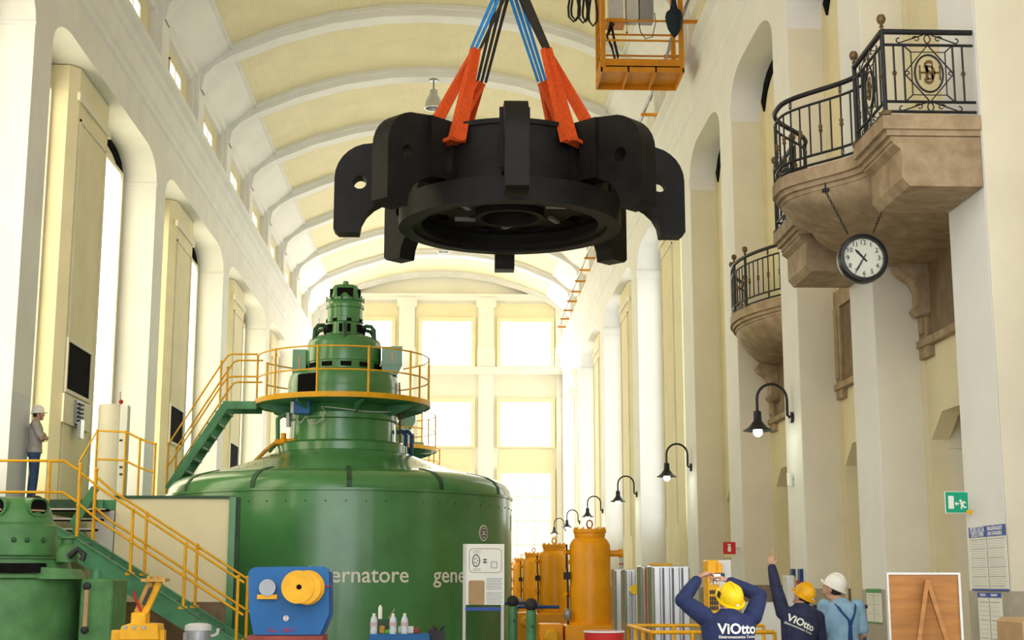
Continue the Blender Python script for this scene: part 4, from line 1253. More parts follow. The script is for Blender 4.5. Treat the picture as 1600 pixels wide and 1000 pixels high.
# stone window surrounds in the recesses
for k, nm in ((4, 'brown stone window surround under the balcony with the clock'), (5, 'brown stone window surround in the bare recess between the two balconies'), (6, 'brown stone window surround under the farther balcony')):
    y0, y1 = RP[k][1] + .25, RP[k + 1][0] - .02
    ws = thing('stone_window', nm, 'window frame', (XB, (y0 + y1) / 2, 4.85), 'stone window surrounds')
    z0, z1 = 4.85, 6.45
    fw = .34
    for a in (y0, y1 - fw):
        MB().box(XB - .07, a, z0 + .25, XB, a + fw, z1).build('jamb', M['stone'], ws, bevel=.01)
        MB().box(XB - .10, a + .10, z0 + .35, XB, a + fw - .06, z1).build('jamb_moulding', M['stone'], ws, bevel=.01)
    MB().box(XB - .12, y0, z0 + .16, XB, y1, z0 + .27).build('sill', M['stone'], ws, bevel=.01)
    MB().box(XB - .08, y0, z0, XB, y0 + fw + .1, z0 + .16).build('sill_foot', M['stone'], ws)
    MB().box(XB - .08, y1 - fw - .1, z0, XB, y1, z0 + .16).build('sill_foot', M['stone'], ws)
    MB().box(XB - .07, y0, z1, XB, y1, z1 + .32).build('lintel', M['stone'], ws, bevel=.01)
    MB().box(XB - .02, y0 + fw, z0 + .27, XB - .005, y1 - fw, z1).build('glass', M['marble'], ws)

# ------------------------------------------------------------------ clock hanging below the balcony
YC = 17.4
ck = at(1347, 405, YC)
RCK = .315
clk = thing('hanging_clock', 'round black-rimmed clock hanging on two chains below the balcony', 'clock', tuple(ck))
RyC = Matrix.Rotation(PI / 2, 3, 'X')
MB().lathe([(0, -.1), (RCK * .93, -.1), (RCK, -.05), (RCK, .06), (RCK * .95, .11), (RCK * .82, .12), (RCK * .79, .07), (RCK * .79, .05)], ck, 48, RyC).build('case', M['black'], clk, smooth=40)
MB().cyl(ck + Vector((0, -.052, 0)), ck + Vector((0, -.062, 0)), RCK * .80, 48).build('dial', M['clockw'], clk)
for h in range(1, 13):
    a = 2 * PI * h / 12
    tv, tf = text(str(h), .085, .004)
    MB().add(tv, tf).mapv(face_cam(ck + Vector((RCK * .63 * math.sin(a), -.066, RCK * .63 * math.cos(a))))).build('numeral', M['ink'], clk)
for q in range(60):
    a = 2 * PI * q / 60
    if q % 5 == 0:
        MB().obox(ck + Vector((RCK * .765 * math.sin(a), -.065, RCK * .765 * math.cos(a))), (.006, .004, .016), Matrix.Rotation(a, 3, 'Y')).build('minute_mark', M['ink'], clk)
def hand(ang, L, wd, nm, off):
    d = Vector((math.sin(ang), 0, math.cos(ang))); p = Vector((math.cos(ang), 0, -math.sin(ang)))
    b = ck + Vector((0, -off, 0))
    pts = [b - d * .06 + p * wd * .6, b - d * .06 - p * wd * .6, b + d * L * .75 - p * wd, b + d * L, b + d * L * .75 + p * wd]
    MB().add(pts + [q + Vector((0, .006, 0)) for q in pts], [(0, 1, 2, 3, 4), (9, 8, 7, 6, 5)] + [(i, (i + 1) % 5, 5 + (i + 1) % 5, 5 + i) for i in range(5)]).build(nm, M['ink'], clk)
hand(math.radians(317), .155, .016, 'hour_hand', .072)
hand(math.radians(211), .215, .010, 'minute_hand', .080)
for (x0, y0_), (x1, y1_) in (((1325, 366), (1290, 299)), ((1364, 364), (1391, 299))):
    a, b = at(x0, y0_, YC), at(x1, y1_, YC)
    n = 14
    for i in range(n):
        p, q = a.lerp(b, i / n), a.lerp(b, (i + 1.15) / n)
        u = (Vector((1, 0, 0)) if i % 2 else Vector((0, 1, 0))) * .011
        MB().tube([p + u, q + u, q - u, p - u], .0055, 5, closed=True).build('chain_link', M['black'], clk)
    MB().box(b.x - .04, YC - .04, b.z - .01, b.x + .04, YC + .04, b.z + .03).build('ceiling_plate', M['black'], clk)
    MB().cyl(b, Vector((b.x, YC, 6.72)), .012, 6).build('chain_stub', M['black'], clk)

# ------------------------------------------------------------------ lit swan-neck lamps on the pilasters
def swan_lamp(y, label):
    o = thing('wall_lamp', label, 'lamp', (XR, y, 4.75), 'lit swan-neck wall lamps')
    X = XR
    pl = MB().cyl((X, y, 4.62), (X - .06, y, 4.62), .10, 14).build('wall_plate', M['black'], o, smooth=40)
    pts = [(X - .05, y, 4.62)] + [(X - .10, y, 4.66), (X - .10, y, 4.95)]
    pts += [(X - .10 - .27 * (1 - math.cos(t)), y, 4.95 + .27 * math.sin(t)) for t in [PI * i / 10 for i in range(1, 11)]]
    pts += [(X - .64, y, 4.72)]
    MB().tube(pts, .026, 8).build('swan_neck', M['black'], o, smooth=60)
    c = (X - .64, y, 0)
    MB().lathe([(.04, 4.74), (.07, 4.72), (.075, 4.56), (.12, 4.50), (.17, 4.44), (.27, 4.38), (.26, 4.375), (.16, 4.42), (.05, 4.48)], c, 28).build('shade', M['iron'], o, smooth=40)
    MB().ball((X - .64, y, 4.36), (.085, .085, .09), 12, 8).build('bulb', M['bulb'], o, smooth=60)
    lt = bpy.data.lights.new('lamp_light', 'POINT')
    lt.energy = 4; lt.color = (.95, 1, .75); lt.shadow_soft_size = .08
    lo = bpy.data.objects.new('lamp_light', lt); C.objects.link(lo); lo.location = Vector((X - .64, y, 4.22)) - Vector((XR, y, 4.75)); lo.parent = o
    return o
for y, lb in ((25.2, 'nearest and largest of the lit swan-neck wall lamps'), (36.35, 'second nearest lit swan-neck wall lamp'), (47.5, 'third nearest lit swan-neck wall lamp'),
              (58.6, 'fourth lit swan-neck wall lamp counted from the camera'), (69.6, 'small fifth swan-neck lamp near the end wall'), (78.6, 'smallest swan-neck lamp, last before the end wall')):
    swan_lamp(y, lb)

# ceiling bell lamps
def bell(p, label):
    o = thing('ceiling_lamp', label, 'lamp', tuple(p), 'bell lamps under the ceiling ribs')
    x, y, z = p
    MB().cyl((x, y, z + .05), (x, y, z + .75), .03, 8).build('stem', M['grey'], o)
    MB().cyl((x, y, z + .72), (x, y, z + .80), .16, 14).build('ceiling_rose', M['grey'], o, smooth=40)
    MB().lathe([(.05, .42), (.13, .40), (.15, .2), (.2, .14), (.28, -.05), (.31, -.28), (.29, -.28), (.26, -.05), (.05, .1)], (x, y, z), 24).build('bell_shade', M['steel'], o, smooth=45)
yb_ = RIBY[9]
pb = at(678, 103, yb_)
def rib_z(x): 
    for (a, za), (b, zb) in zip(VX[:-1], VX[1:]):
        if a <= x <= b: return za + (zb - za) * (x - a) / (b - a) - .32
bell((pb.x, yb_, rib_z(pb.x) - .78), 'grey bell lamp hanging from the ceiling left of the slings')
pb2 = at(693, 390, RIBY[13])
bell((pb2.x, RIBY[13], rib_z(pb2.x) - .78), 'far grey bell lamp peeping out under the rotor')

# ------------------------------------------------------------------ crane cage and conductor rail at upper right
cr2 = thing('conductor_rail', 'dark conductor rail on orange brackets along the crane ledge', 'rail', (5.55, 55, 15.6))
MB().tube([(5.55, 23, 15.62), (5.55, 79, 15.62)], .045, 8).build('bar', M['grey'], cr2, smooth=60)
for i in range(20):
    y = 31.2 + i * 2.4
    if y > 78: break
    MB().box(5.45, y - .04, 15.48, 6.32, y + .04, 15.56).build('bracket', M['cage'], cr2)
cg = thing('crane_cage', 'orange steel service cage of the crane holding cables and boxes', 'cage', tuple(at(1000, 133, 33.0)))
YQ = 33.0
Q = lambda x, y, Y=YQ: at(x, y, Y)
x0, x1 = Q(939, 100).x, Q(1069, 100).x
zb_, zt_ = Q(1000, 112).z, 17.2
dY = 1.3
zk = Q(1000, 92).z
MB().box(x0, YQ, zb_, x1, YQ + .04, zk).build('toe_board', M['cage'], cg)
MB().box(x0, YQ + dY, zb_, x1, YQ + dY + .04, zk).build('toe_board', M['cage'], cg)
for xx in (x0, x1 - .04): MB().box(xx, YQ, zb_, xx + .04, YQ + dY, zk).build('toe_board', M['cage'], cg)
MB().box(x0, YQ, zb_ + .12, x1, YQ + dY, zb_ + .15).build('floor_plate', M['cage'], cg)
for t in (.33, .66): MB().box(x0 + (x1 - x0) * t - .02, YQ, zb_ - .0, x0 + (x1 - x0) * t + .02, YQ + dY, zb_ + .12).build('floor_beam', M['cage'], cg)
for xx in (x0 + .06, x1 - .06):
    for yy in (YQ + .03, YQ + dY - .03): MB().box(xx - .055, yy - .05, zb_ + .1, xx + .055, yy + .05, zt_).build('post', M['cage'], cg)
for yy in (YQ + dY - .03, YQ + .06):
    for py in (24, 58, 85) if yy > YQ + .5 else (31, 62):
        zz_ = Q(1000, py).z
        MB().box(x0, yy - .02, zz_ - .02, x1, yy + .02, zz_ + .02).build('rail', M['cage'], cg)
for py in (35, 65):
    MB().box(x0 + .04, YQ, Q(1000, py).z - .02, x0 + .08, YQ + dY, Q(1000, py).z + .02).build('rail', M['cage'], cg)
for px0, px1, mm in ((955, 978, 'grey'), (983, 1002, 'grey'), (1004, 1026, 'brownred')):
    bx = MB().box(Q(px0, 20).x, YQ + .5, Q(1000, 19).z, Q(px1, 20).x, YQ + .85, Q(1000, -25).z).build('switch_box', M['lgrey'] if mm == 'grey' else M['grey'], cg, bevel=.01)
MB().box(Q(950, 20).x, YQ + .4, Q(1000, 26).z, Q(980, 20).x, YQ + .9, Q(1000, 19).z).build('box_shelf', M['cage'], cg)
for q in range(3):
    pts = [Q(956 + 3 * q, 28), Q(950, 50), Q(958, 70 - 4 * q), Q(964, 90), Q(968, 82), Q(963, 62), Q(958, 35)]
    MB().tube([p + Vector((0, .25 + .05 * q, 0)) for p in pts], .025, 6).build('coiled_cable', M['rubber'], cg, smooth=60)
MB().tube([Q(x, y) + Vector((0, .4, 0)) for x, y in ((1000, 20), (1004, 40), (1012, 51), (1023, 48), (1028, 25), (1026, 10))], .012, 6).build('thin_cable', M['rubber'], cg, smooth=60)
MB().cyl(Q(981, 25) + Vector((0, .2, 0)), Q(981, 46) + Vector((0, .2, 0)), .006, 5).ball(Q(981, 46) + Vector((0, .2, 0)), .025, 8, 5).build('pull_switch', M['ink'], cg)
wb = Q(1053, 35) + Vector((0, -.05, 0))
MB().lathe([(0, -.42), (.07, -.36), (.16, -.2), (.215, .02), (.22, .12), (.19, .24), (.1, .32), (.06, .5), (.05, 1.2)], wb, 8).build('dust_sack', M['sack'], cg, smooth=30)
MB().beam(Q(1048, 60), Q(1041, 93), .05, .05).build('collector_arm', M['grey'], cg)
MB().box(x0 - .3, YQ + .1, zt_ - .1, x1 + .1, YQ + dY - .1, zt_ + .4).build('crane_beam', M['cage'], cg)
fc = thing('festoon_cable', 'looped black festoon cable left of the orange cage', 'cable', tuple(Q(912, 20)))
for q, (cx, wd, yb2) in enumerate(((896, 8, 34), (900, 7, 30), (912, 7, 31), (917, 5, 27), (929, 7, 31))):
    pts = [Q(cx - wd * .4, -20), Q(cx - wd, 12), Q(cx - wd * .9, yb2 - 8), Q(cx, yb2), Q(cx + wd * .9, yb2 - 8), Q(cx + wd, 10), Q(cx + wd * .4, -20)]
    MB().tube([p + Vector((0, .1 * q, 0)) for p in pts], .028, 8).build('loop', M['rubber'], fc, smooth=60)
MB().box(Q(886, -20).x, YQ, Q(900, -20).z - .03, Q(936, -20).x, YQ + .5, Q(900, -20).z + .2).build('carriage', M['cage'], fc)
MB().box(Q(886, -20).x, YQ + .2, Q(900, -20).z + .2, x0 + .1, YQ + .4, Q(900, -20).z + .4).build('runway', M['cage'], fc)
# ------------------------------------------------------------------ orange oil tanks beside the generators
TL = ['nearest orange oil pressure tank with lifting eye', 'second orange oil tank from the camera', 'third orange oil tank in the row', 'fourth orange oil tank in the row', 'farthest orange oil tank in the row']
def tank(px, Y, label, src=None):
    X = at(px, 900, Y).x
    if src is not None:
        return copy_tree(src, None, (X, Y, 0), label)
    o = thing('oil_tank', label, 'tank', (X, Y, 0), 'orange oil tanks')
    c = (X, Y, 0); r = .395
    MB().lathe([(r, .98), (r, 2.42), (r - .03, 2.50), (.32, 2.56), (.29, 2.58), (.29, 2.60)], c, 40).build('shell', M['org'], o, smooth=40)
    MB().lathe([(.30, 2.60), (.30, 2.66), (.32, 2.67), (.32, 2.74), (0, 2.75)], c, 40).build('lid', M['org'], o, smooth=35)
    for i in range(12):
        a = 2 * PI * i / 12
        MB().cyl((X + .29 * math.cos(a), Y + .29 * math.sin(a), 2.73), (X + .29 * math.cos(a), Y + .29 * math.sin(a), 2.78), .02, 6).build('lid_bolt', M['org'], o)
    MB().tube([(X + .055 * math.cos(t), Y, 2.84 + .075 * math.sin(t)) for t in [2 * PI * k / 14 for k in range(14)]], .016, 6, closed=True).build('lifting_eye', M['copper'], o, smooth=60)
    MB().box(X - .52, Y - .5, 0, X + .55, Y + .55, .93).build('plinth', M['org'], o, bevel=.02)
    MB().lathe([(.44, .93), (.44, .98), (0, .98)], c, 40).build('foot_ring', M['org'], o, smooth=35)
    for z in (2.28, 1.47):
        MB().cyl((X + r - .03, Y, z), (X + .56, Y, z), .06, 12).build('outlet_stub', M['org'], o, smooth=50)
        MB().cyl((X + .56, Y, z), (X + .64, Y, z), .085, 12).build('stub_flange', M['org'], o, smooth=40)
    MB().cyl((X + .61, Y, 1.0), (X + .61, Y, 2.25), .028, 8).build('sight_glass', M['lgrey'], o, smooth=50)
    for i in range(7): MB().cyl((X + .61, Y, 1.1 + i * .16), (X + .61, Y, 1.13 + i * .16), .045, 8).build('glass_clamp', M['copper'], o)
    MB().tube([(X - .46, Y - .1, 2.45), (X - .46, Y - .1, 2.0), (X - .44, Y - .1, 1.9), (X - .44, Y - .1, .93)], .022, 6).build('vent_pipe', M['ink'], o)
    MB().box(X - .52, Y - .16, 1.78, X - .40, Y - .04, 1.92).build('pressure_switch', M['ink'], o)
    for z in (2.3, 1.5): MB().cyl((X - .5, Y - .1, z), (X - .36, Y, z), .05, 8).build('inlet_stub', M['org'], o)
    MB().ball((X - .46, Y - .25, 1.12), (.08, .06, .12), 10, 6).build('hand_wheel', M['grey'], o)
    # motor pump in front of the plinth
    pm = MB().box(X - 1.0, Y - .35, 0, X - .55, Y + .4, .95).build('pump_plinth', M['org'], o, bevel=.02)
    MB().lathe([(0, -.2), (.13, -.2), (.15, -.15), (.15, .15), (.1, .2), (0, .2)], (X - .78, Y - .35, .72), 20, Matrix.Rotation(PI / 2, 3, 'X')).build('pump_motor', M['ylw'], pm, smooth=40)
    return o
t0_ = tank(922, 28.0, TL[0])
for px, Y, lb in ((866, 39.0, TL[1]), (834, 50.0, TL[2]), (815, 61.0, TL[3]), (802, 72.0, TL[4])):
    tank(px, Y, lb, t0_)
def green_post(px0, px1, ytop, Y, label):
    X = at((px0 + px1) / 2, 960, Y).x; r = (at(px1, 960, Y).x - at(px0, 960, Y).x) / 2
    zt = at(800, ytop, Y).z
    o = thing('servo_cylinder', label, 'cylinder', (X, Y, 0), 'green servo cylinders by the tanks')
    MB().lathe([(r, 0), (r, zt - .08), (r * .85, zt - .02), (r * .4, zt)], (X, Y, 0), 24).build('body', M['greens'], o, smooth=40)
    MB().ball((X, Y, zt + .08), .12, 10, 6).build('valve_head', M['ink'], o, smooth=60)
    MB().cyl((X - .25, Y, zt + .04), (X + .5, Y, zt + .04), .03, 8).build('valve_spindle', M['dblue'], o)
    for dz in (.3, .7): MB().ball((X + r * .2, Y - r, zt - dz), .02, 6, 4).build('plug', M['ink'], o)
    return o
green_post(794, 809, 946, 29.0, 'green servo cylinder behind the information board')
green_post(822, 838, 952, 26.0, 'green servo cylinder between the board and the nearest tank')
rd = at(944, 1000, 14.5)
dr = thing('oil_drum', 'red steel drum at the bottom edge below the nearest tank', 'drum', (rd.x, 14.5, 0))
MB().lathe([(.19, 0), (.195, .3), (.20, .32), (.195, .34), (.195, at(944, 986, 14.5).z - .02), (.2, at(944, 986, 14.5).z), (.18, at(944, 986, 14.5).z), (.18, at(944, 986, 14.5).z - .02), (0, at(944, 986, 14.5).z - .02)], (rd.x, 14.5, 0), 36).build('body', M['red'], dr, smooth=35)
MB().ring(.185, .205, at(944, 986, 14.5).z - .012, at(944, 986, 14.5).z + .004, (rd.x, 14.5, 0), 36).build('rim', M['lgrey'], dr)

# ------------------------------------------------------------------ steel cabinets, control desk and floor rail
def cabinet(px0, px1, ytop, Y, label, ribs):
    a, b = at(px0, 940, Y), at(px1, 940, Y)
    zt = at((px0 + px1) / 2, ytop, Y).z
    o = thing('steel_cabinet', label, 'cabinet', ((a.x + b.x) / 2, Y, 0), 'bare metal cabinets')
    MB().box(a.x, Y, 0, b.x, Y + .5, zt).build('body', M['steel'], o, bevel=.01)
    w_ = (b.x - a.x) / ribs
    for i in range(ribs):
        MB().prism([(a.x + w_ * i + .01, 0), (a.x + w_ * (i + .25), -.06), (a.x + w_ * (i + .75), -.06), (a.x + w_ * (i + 1) - .01, 0)], .05, zt - .03, lambda u, v, t: (u, Y + v - .002, t)).build('folded_panel', M['steel'], o)
    return o
cabinet(1019, 1079, 884, 20.5, 'wide ribbed steel cabinet left of the photographing worker', 4)
cabinet(1002, 1011, 884, 21.5, 'narrow steel cabinet beside the yellow terminal strip', 1)
cabinet(977, 994, 889, 23.0, 'steel cabinet with yellow disc just right of the nearest tank', 2)
cabinet(960, 973, 889, 25.0, 'slim greenish steel cabinet behind the tank sight glass', 1)
ts = thing('terminal_strip', 'yellow frame with a lit column of black terminals between steel cabinets', 'rack', (at(1015, 940, 21).x, 21, 0))
xa, xb_, xc_ = at(1011, 940, 21).x, at(1017, 940, 21).x, at(1020, 940, 21).x
zt = at(1015, 884, 21).z
MB().box(xa, 21.0, 0, xb_, 21.15, zt - .02).build('strip', M['copper'], ts)
MB().box(xb_, 20.95, 0, xc_, 21.2, zt + .01).build('frame_post', M['ylw'], ts)
MB().box(xb_, 20.95, zt, at(1050, 884, 21).x, 21.1, zt + .035).build('frame_top', M['ylw'], ts)
for i in range(9): MB().box(xa + .01, 20.98, zt - .15 - i * .11, xb_ - .01, 21.0, zt - .11 - i * .11).build('terminal', M['ink'], ts)
yd = at(991.5, 921, 22.87)
dz_ = thing('warning_disc', 'small yellow-green disc on the edge of a steel cabinet', 'disc', tuple(yd))
MB().cyl(yd, yd + Vector((0, .06, 0)), .075, 18).build('disc', M['hely'], dz_); MB().cyl(yd + Vector((.03, .01, 0)), yd + Vector((.03, .08, 0)), .07, 18).build('back', M['ink'], dz_)
YP = 15.2
cpx = at(1126, 930, YP)
cp = thing('control_cabinet', 'yellow control cabinet with rows of switches and an orange lamp, behind the camera-holding worker', 'cabinet', (cpx.x, YP, 0))
xa, xb2, xg = at(1107, 930, YP).x, at(1124, 930, YP).x, at(1144, 930, YP).x
zt = at(1125, 875, YP).z
MB().box(xa, YP, 0, xb2, YP + .3, zt).build('front', M['ylw'], cp, bevel=.008)
MB().box(xb2, YP + .02, 0, xg, YP + .4, zt + .0).build('side', M['lgrey'], cp)
MB().box(at(1120, 880, YP).x, YP - .04, at(1120, 895, YP).z, at(1127, 880, YP).x, YP, at(1120, 880, YP).z).build('lamp_window', M['org'], cp)
for i, y in enumerate((910, 925, 935, 942, 950)):
    for j in range(4):
        p = at(1110 + j * 3.6, y, YP)
        MB().box(p.x - .008, YP - .02, p.z - .02, p.x + .008, YP, p.z + .02).build('switch', M['signw'] if i == 0 else M['ink'], cp)
fr_ = thing('floor_railing', 'low yellow tube railing in front of the steel cabinets', 'railing', (at(1030, 990, 17).x, 17.3, 0))
YA, YB_ = 16.2, 18.8
r0, r1 = at(1018, 988, YA), at(1085, 988, YA); q0, q1 = at(982, 982, YB_), at(1085, 982, YB_)
z_ = r0.z; 
for a, b in ((r0, r1 + Vector((.9, 0, 0))), (q0, q1 + Vector((.9, 0, 0))), (q0, r0)):
    MB().tube([(a.x, a.y, z_), (b.x, b.y, z_)], .023, 8).build('top_tube', M['ylw'], fr_, smooth=60)
    for i in range(4):
        p = a.lerp(b, i / 3)
        MB().cyl((p.x, p.y, 0), (p.x, p.y, z_), .022, 8).build('rail_post', M['ylw'], fr_, smooth=50)
    MB().tube([(a.x, a.y, z_ * .5), (b.x, b.y, z_ * .5)], .019, 8).build('lower_tube', M['ylw'], fr_, smooth=60)

# ------------------------------------------------------------------ information board
YI = 22.0
I = lambda x, y: at(x, y, YI)
ib = thing('information_board', 'cream information board on two posts in front of the generator', 'sign', (I(756, 990).x, YI, 0))
a, b = I(723, 945), I(788, 850)
MB().box(a.x, YI, a.z, b.x, YI + .04, b.z).build('panel', M['signw'], ib)
MB().box(a.x - .0, YI - .01, 0, a.x + .045, YI + .05, b.z).build('post', M['lgrey'], ib); MB().box(b.x - .05, YI - .0, 0, b.x - .005, YI + .05, a.z).build('post', M['lgrey'], ib)
MB().box(I(727, 0 + 950).x, YI - .012, I(750, 954).z, I(783, 950).x, YI, I(750, 949).z).build('blue_band', M['bluestrip'], ib)
lo, lf = plate([rrect(I(733, 900).x, I(750, 895).z, I(784, 900).x, I(750, 857).z, .06), rrect(I(733, 900).x + .008, I(750, 895).z + .008, I(784, 900).x - .008, I(750, 857).z - .008, .055)], .006)
MB().add(lo, lf).mapv(lambda v: Vector((v.x, YI - .006, v.y))).build('outline', M['cardb'], ib)
lo, lf = plate([circ(I(744, 876).x, I(744, 876).z, .06, 24, .095), circ(I(744, 876).x, I(744, 876).z, .047, 24, .08)], .006)
MB().add(lo, lf).mapv(lambda v: Vector((v.x, YI - .006, v.y))).build('symbol', M['ink'], ib)
for k in range(5):
    t = 2 * PI * k / 5; p = I(744, 876)
    lo, lf = plate([circ(p.x + .024 * math.cos(t), p.z + .04 * math.sin(t), .010, 8)], .006)
    MB().add(lo, lf).mapv(lambda v: Vector((v.x, YI - .006, v.y))).build('symbol_dot', M['ink'], ib)
for y in (874.5, 878.5): MB().box(I(755, y).x, YI - .008, I(755, y).z - .01, I(760.5, y).x, YI, I(755, y).z + .01).build('equals_bar', M['ink'], ib)
lo, lf = plate([[(I(767, 880).x, I(767, 888).z), (I(777, 880).x, I(767, 888).z), (I(777, 880).x, I(767, 877).z), (I(767, 880).x, I(767, 877).z)], [(I(768.5, 880).x, I(767, 886.5).z), (I(775.5, 880).x, I(767, 886.5).z), (I(775.5, 880).x, I(767, 878.5).z), (I(768.5, 880).x, I(767, 878.5).z)]], .006)
MB().add(lo, lf).mapv(lambda v: Vector((v.x, YI - .006, v.y))).build('symbol_square', M['grey'], ib)
lo, lf = plate([rrect(I(732, 925).x, I(740, 945).z, I(757, 925).x, I(740, 907).z, .03)], .006)
MB().add(lo, lf).mapv(lambda v: Vector((v.x, YI - .006, v.y))).build('drawing', M['cardb'], ib)
for k in range(17):
    if k == 8: continue
    y = 904 + k * 2.4
    MB().box(I(760, y).x, YI - .006, I(760, y).z - .004, I(785 - (k % 3), y).x, YI, I(760, y).z + .004).build('text_line', M['grey'], ib)
for y in (861, 864, 888.5, 891): MB().box(I(739, y).x, YI - .006, I(740, y).z - .004, I(751, y).x, YI, I(740, y).z + .004).build('caption_line', M['grey'], ib)

# ------------------------------------------------------------------ work table with bottles and boxes
YT = 21.0
T_ = lambda x, y: at(x, y, YT)
zt = T_(620, 991).z
tb = thing('work_table', 'blue covered work table in front of the generator', 'table', (T_(623, 991).x, YT + .3, 0))
MB().box(T_(577, 991).x, YT, zt - .1, T_(672, 991).x, YT + .6, zt).build('top', M['blue'], tb, bevel=.01)
for x in (T_(579, 991).x, T_(668, 991).x):
    for y in (YT + .04, YT + .54): MB().box(x - .02, y - .02, 0, x + .02, y + .02, zt - .1).build('leg', M['dblue'], tb)
for px, h, lb, dy in ((584, .29, 'clear water bottle standing apart at the end of the blue table', .1), (614, .28, 'clear water bottle beside the green box on the blue table', .1), (632, .285, 'clear water bottle in front of the pale box on the blue table', .1)):
    x = at(px, 985, YT + dy).x
    o = thing('water_bottle', lb, 'bottle', (x, YT + dy, zt), 'water bottles on the blue table')
    r = .052
    MB().lathe([(r * .9, 0), (r, .01), (r, .07), (r * .88, .09), (r, .11), (r, .18), (r * .85, .22), (r * .4, .262), (r * .35, .275)], (x, YT + dy, zt), 18).build('body', M['glassb'], o, smooth=45)
    MB().ring(r * 1.0, r * 1.02, .115, .165, (x, YT + dy, zt), 18).build('label_band', mat('pink_label', (.62, .42, .48), .5), o, smooth=45)
    MB().lathe([(r * .42, .27), (r * .42, .29), (0, .292)], (x, YT + dy, zt), 12).build('cap', M['signw'], o, smooth=45)
def bxx(name, px0, px1, y0, m, lb, cat, dy=.25, dd=.2):
    a, b = at(px0, 991, YT + dy), at(px1, 991, YT + dy)
    return tag(MB().box(a.x, YT + dy, zt, b.x, YT + dy + dd, at(px0, y0, YT + dy).z).build(name, m, None, bevel=.012), lb, cat)
bxx('parts_box', 592, 601, 978, M['pipey'], 'ochre tin next to the first bottle on the blue table', 'tin')
bxx('carton', 601, 611, 984, mat('bright_green', (.09, .40, .03), .5), 'small bright green carton on the blue table', 'carton', .15)
bxx('cardboard_box', 622, 646, 979, M['paper'], 'pale open box behind the last bottle on the blue table', 'box', .3)
bxx('leather_case', 646, 655, 981, M['brownred'], 'reddish brown case at the end of the blue table', 'case', .3)
tk = thing('tool_case', 'dark green tool case behind the bottles', 'tool case', (at(600, 975, YT + .48).x, YT + .5, zt))
a, b = at(590, 978, YT + .48), at(611, 967, YT + .48)
MB().box(a.x, YT + .47, zt, b.x, YT + .58, b.z).build('body', M['greend'], tk, bevel=.01)
MB().cyl(at(606, 968, YT + .5), at(617, 951, YT + .5), .008, 6).build('lever', M['cardb'], tk)
tag(MB().lathe([(.03, 0), (.03, .16), (.012, .19), (.012, .2), (0, .2)], (at(594, 968, YT + .52).x, YT + .52, b.z), 12).build('spray_can', M['signw'], None, smooth=45), 'white spray can standing on the dark tool case', 'spray can')
bt = thing('black_drill', 'black power tool lying at the right end of the blue table', 'tool', (at(682, 991, YT).x, YT + .2, zt - .1))
pp = at(682, 990, YT + .15)
MB().box(pp.x - .12, YT + .1, zt - .1, pp.x + .12, YT + .25, zt + .04).ball((pp.x - .05, YT + .18, zt + .05), .06, 10, 6).build('body', M['ink'], bt, smooth=50)
MB().box(pp.x - .14, YT + .08, zt - .14, pp.x + .16, YT + .3, zt - .1).build('shelf', M['dblue'], bt)
for x in (pp.x - .1, pp.x + .12): MB().box(x - .015, YT + .15, 0, x + .015, YT + .2, zt - .14).build('stand_leg', M['dblue'], bt)
MB().cyl((pp.x + .03, YT + .18, zt + .02), (pp.x + .1, YT + .18, zt + .12), .02, 8).build('handle', M['ink'], bt)

# ------------------------------------------------------------------ signs, posters and the board at the right
def sign_quad(name, px0, py0, px1, py1, Y, m, parent=None, off=0, th=.012):
    a, b = at(px0, py1, Y), at(px1, py0, Y)
    return MB().box(a.x, Y - off - th, a.z, b.x, Y - off, b.z).build(name, m, parent)
YE = 16.55
es = thing('exit_sign', 'green emergency exit sign with running figure', 'sign', tuple(at(1494, 802, YE)))
sign_quad('panel', 1477, 768, 1512, 802, YE, M['signw'], es)
sign_quad('green_field', 1478, 769, 1511, 801, YE, M['signg'], es, .012, .004)
E_ = lambda x, y: at(x, y, YE) + Vector((0, -.02, 0))
def flat(pts, nm, m, parent, Y, off=.017, th=.005):
    pv_, pf_ = plate([[(at(x, y, Y).x, at(x, y, Y).z) for x, y in pts]], th)
    return MB().add(pv_, pf_).mapv(lambda v: Vector((v.x, Y - off - v.z, v.y))).build(nm, m, parent)
flat([(1480.5, 775), (1489, 775), (1490, 795), (1481.5, 795)], 'door_mark', M['signw'], es, YE)
flat([(1491, 787), (1494, 784), (1494, 786), (1497.5, 786), (1497.5, 788.5), (1494, 788.5), (1494, 790.5)], 'arrow', M['signw'], es, YE)
flat([(1500 + 2 * math.cos(t), 782.5 + 2 * math.sin(t)) for t in [2 * PI * k / 10 for k in range(10)]], 'figure_head', M['signw'], es, YE)
flat([(1499, 786), (1501, 784.5), (1506, 783), (1508.5, 785.5), (1507.5, 787), (1505, 785.5), (1504.5, 789), (1506.5, 791.5), (1509.5, 792), (1509, 794), (1505, 793.5), (1502.5, 791), (1502.5, 795.5), (1500.5, 795.5), (1500.8, 789)], 'figure_body', M['signw'], es, YE)
MB().box(at(1509, 790, YE).x, YE - .02, at(1512, 803, YE).z, XR, YE + .0, at(1512, 797, YE).z).build('bracket', M['ylw'], es)
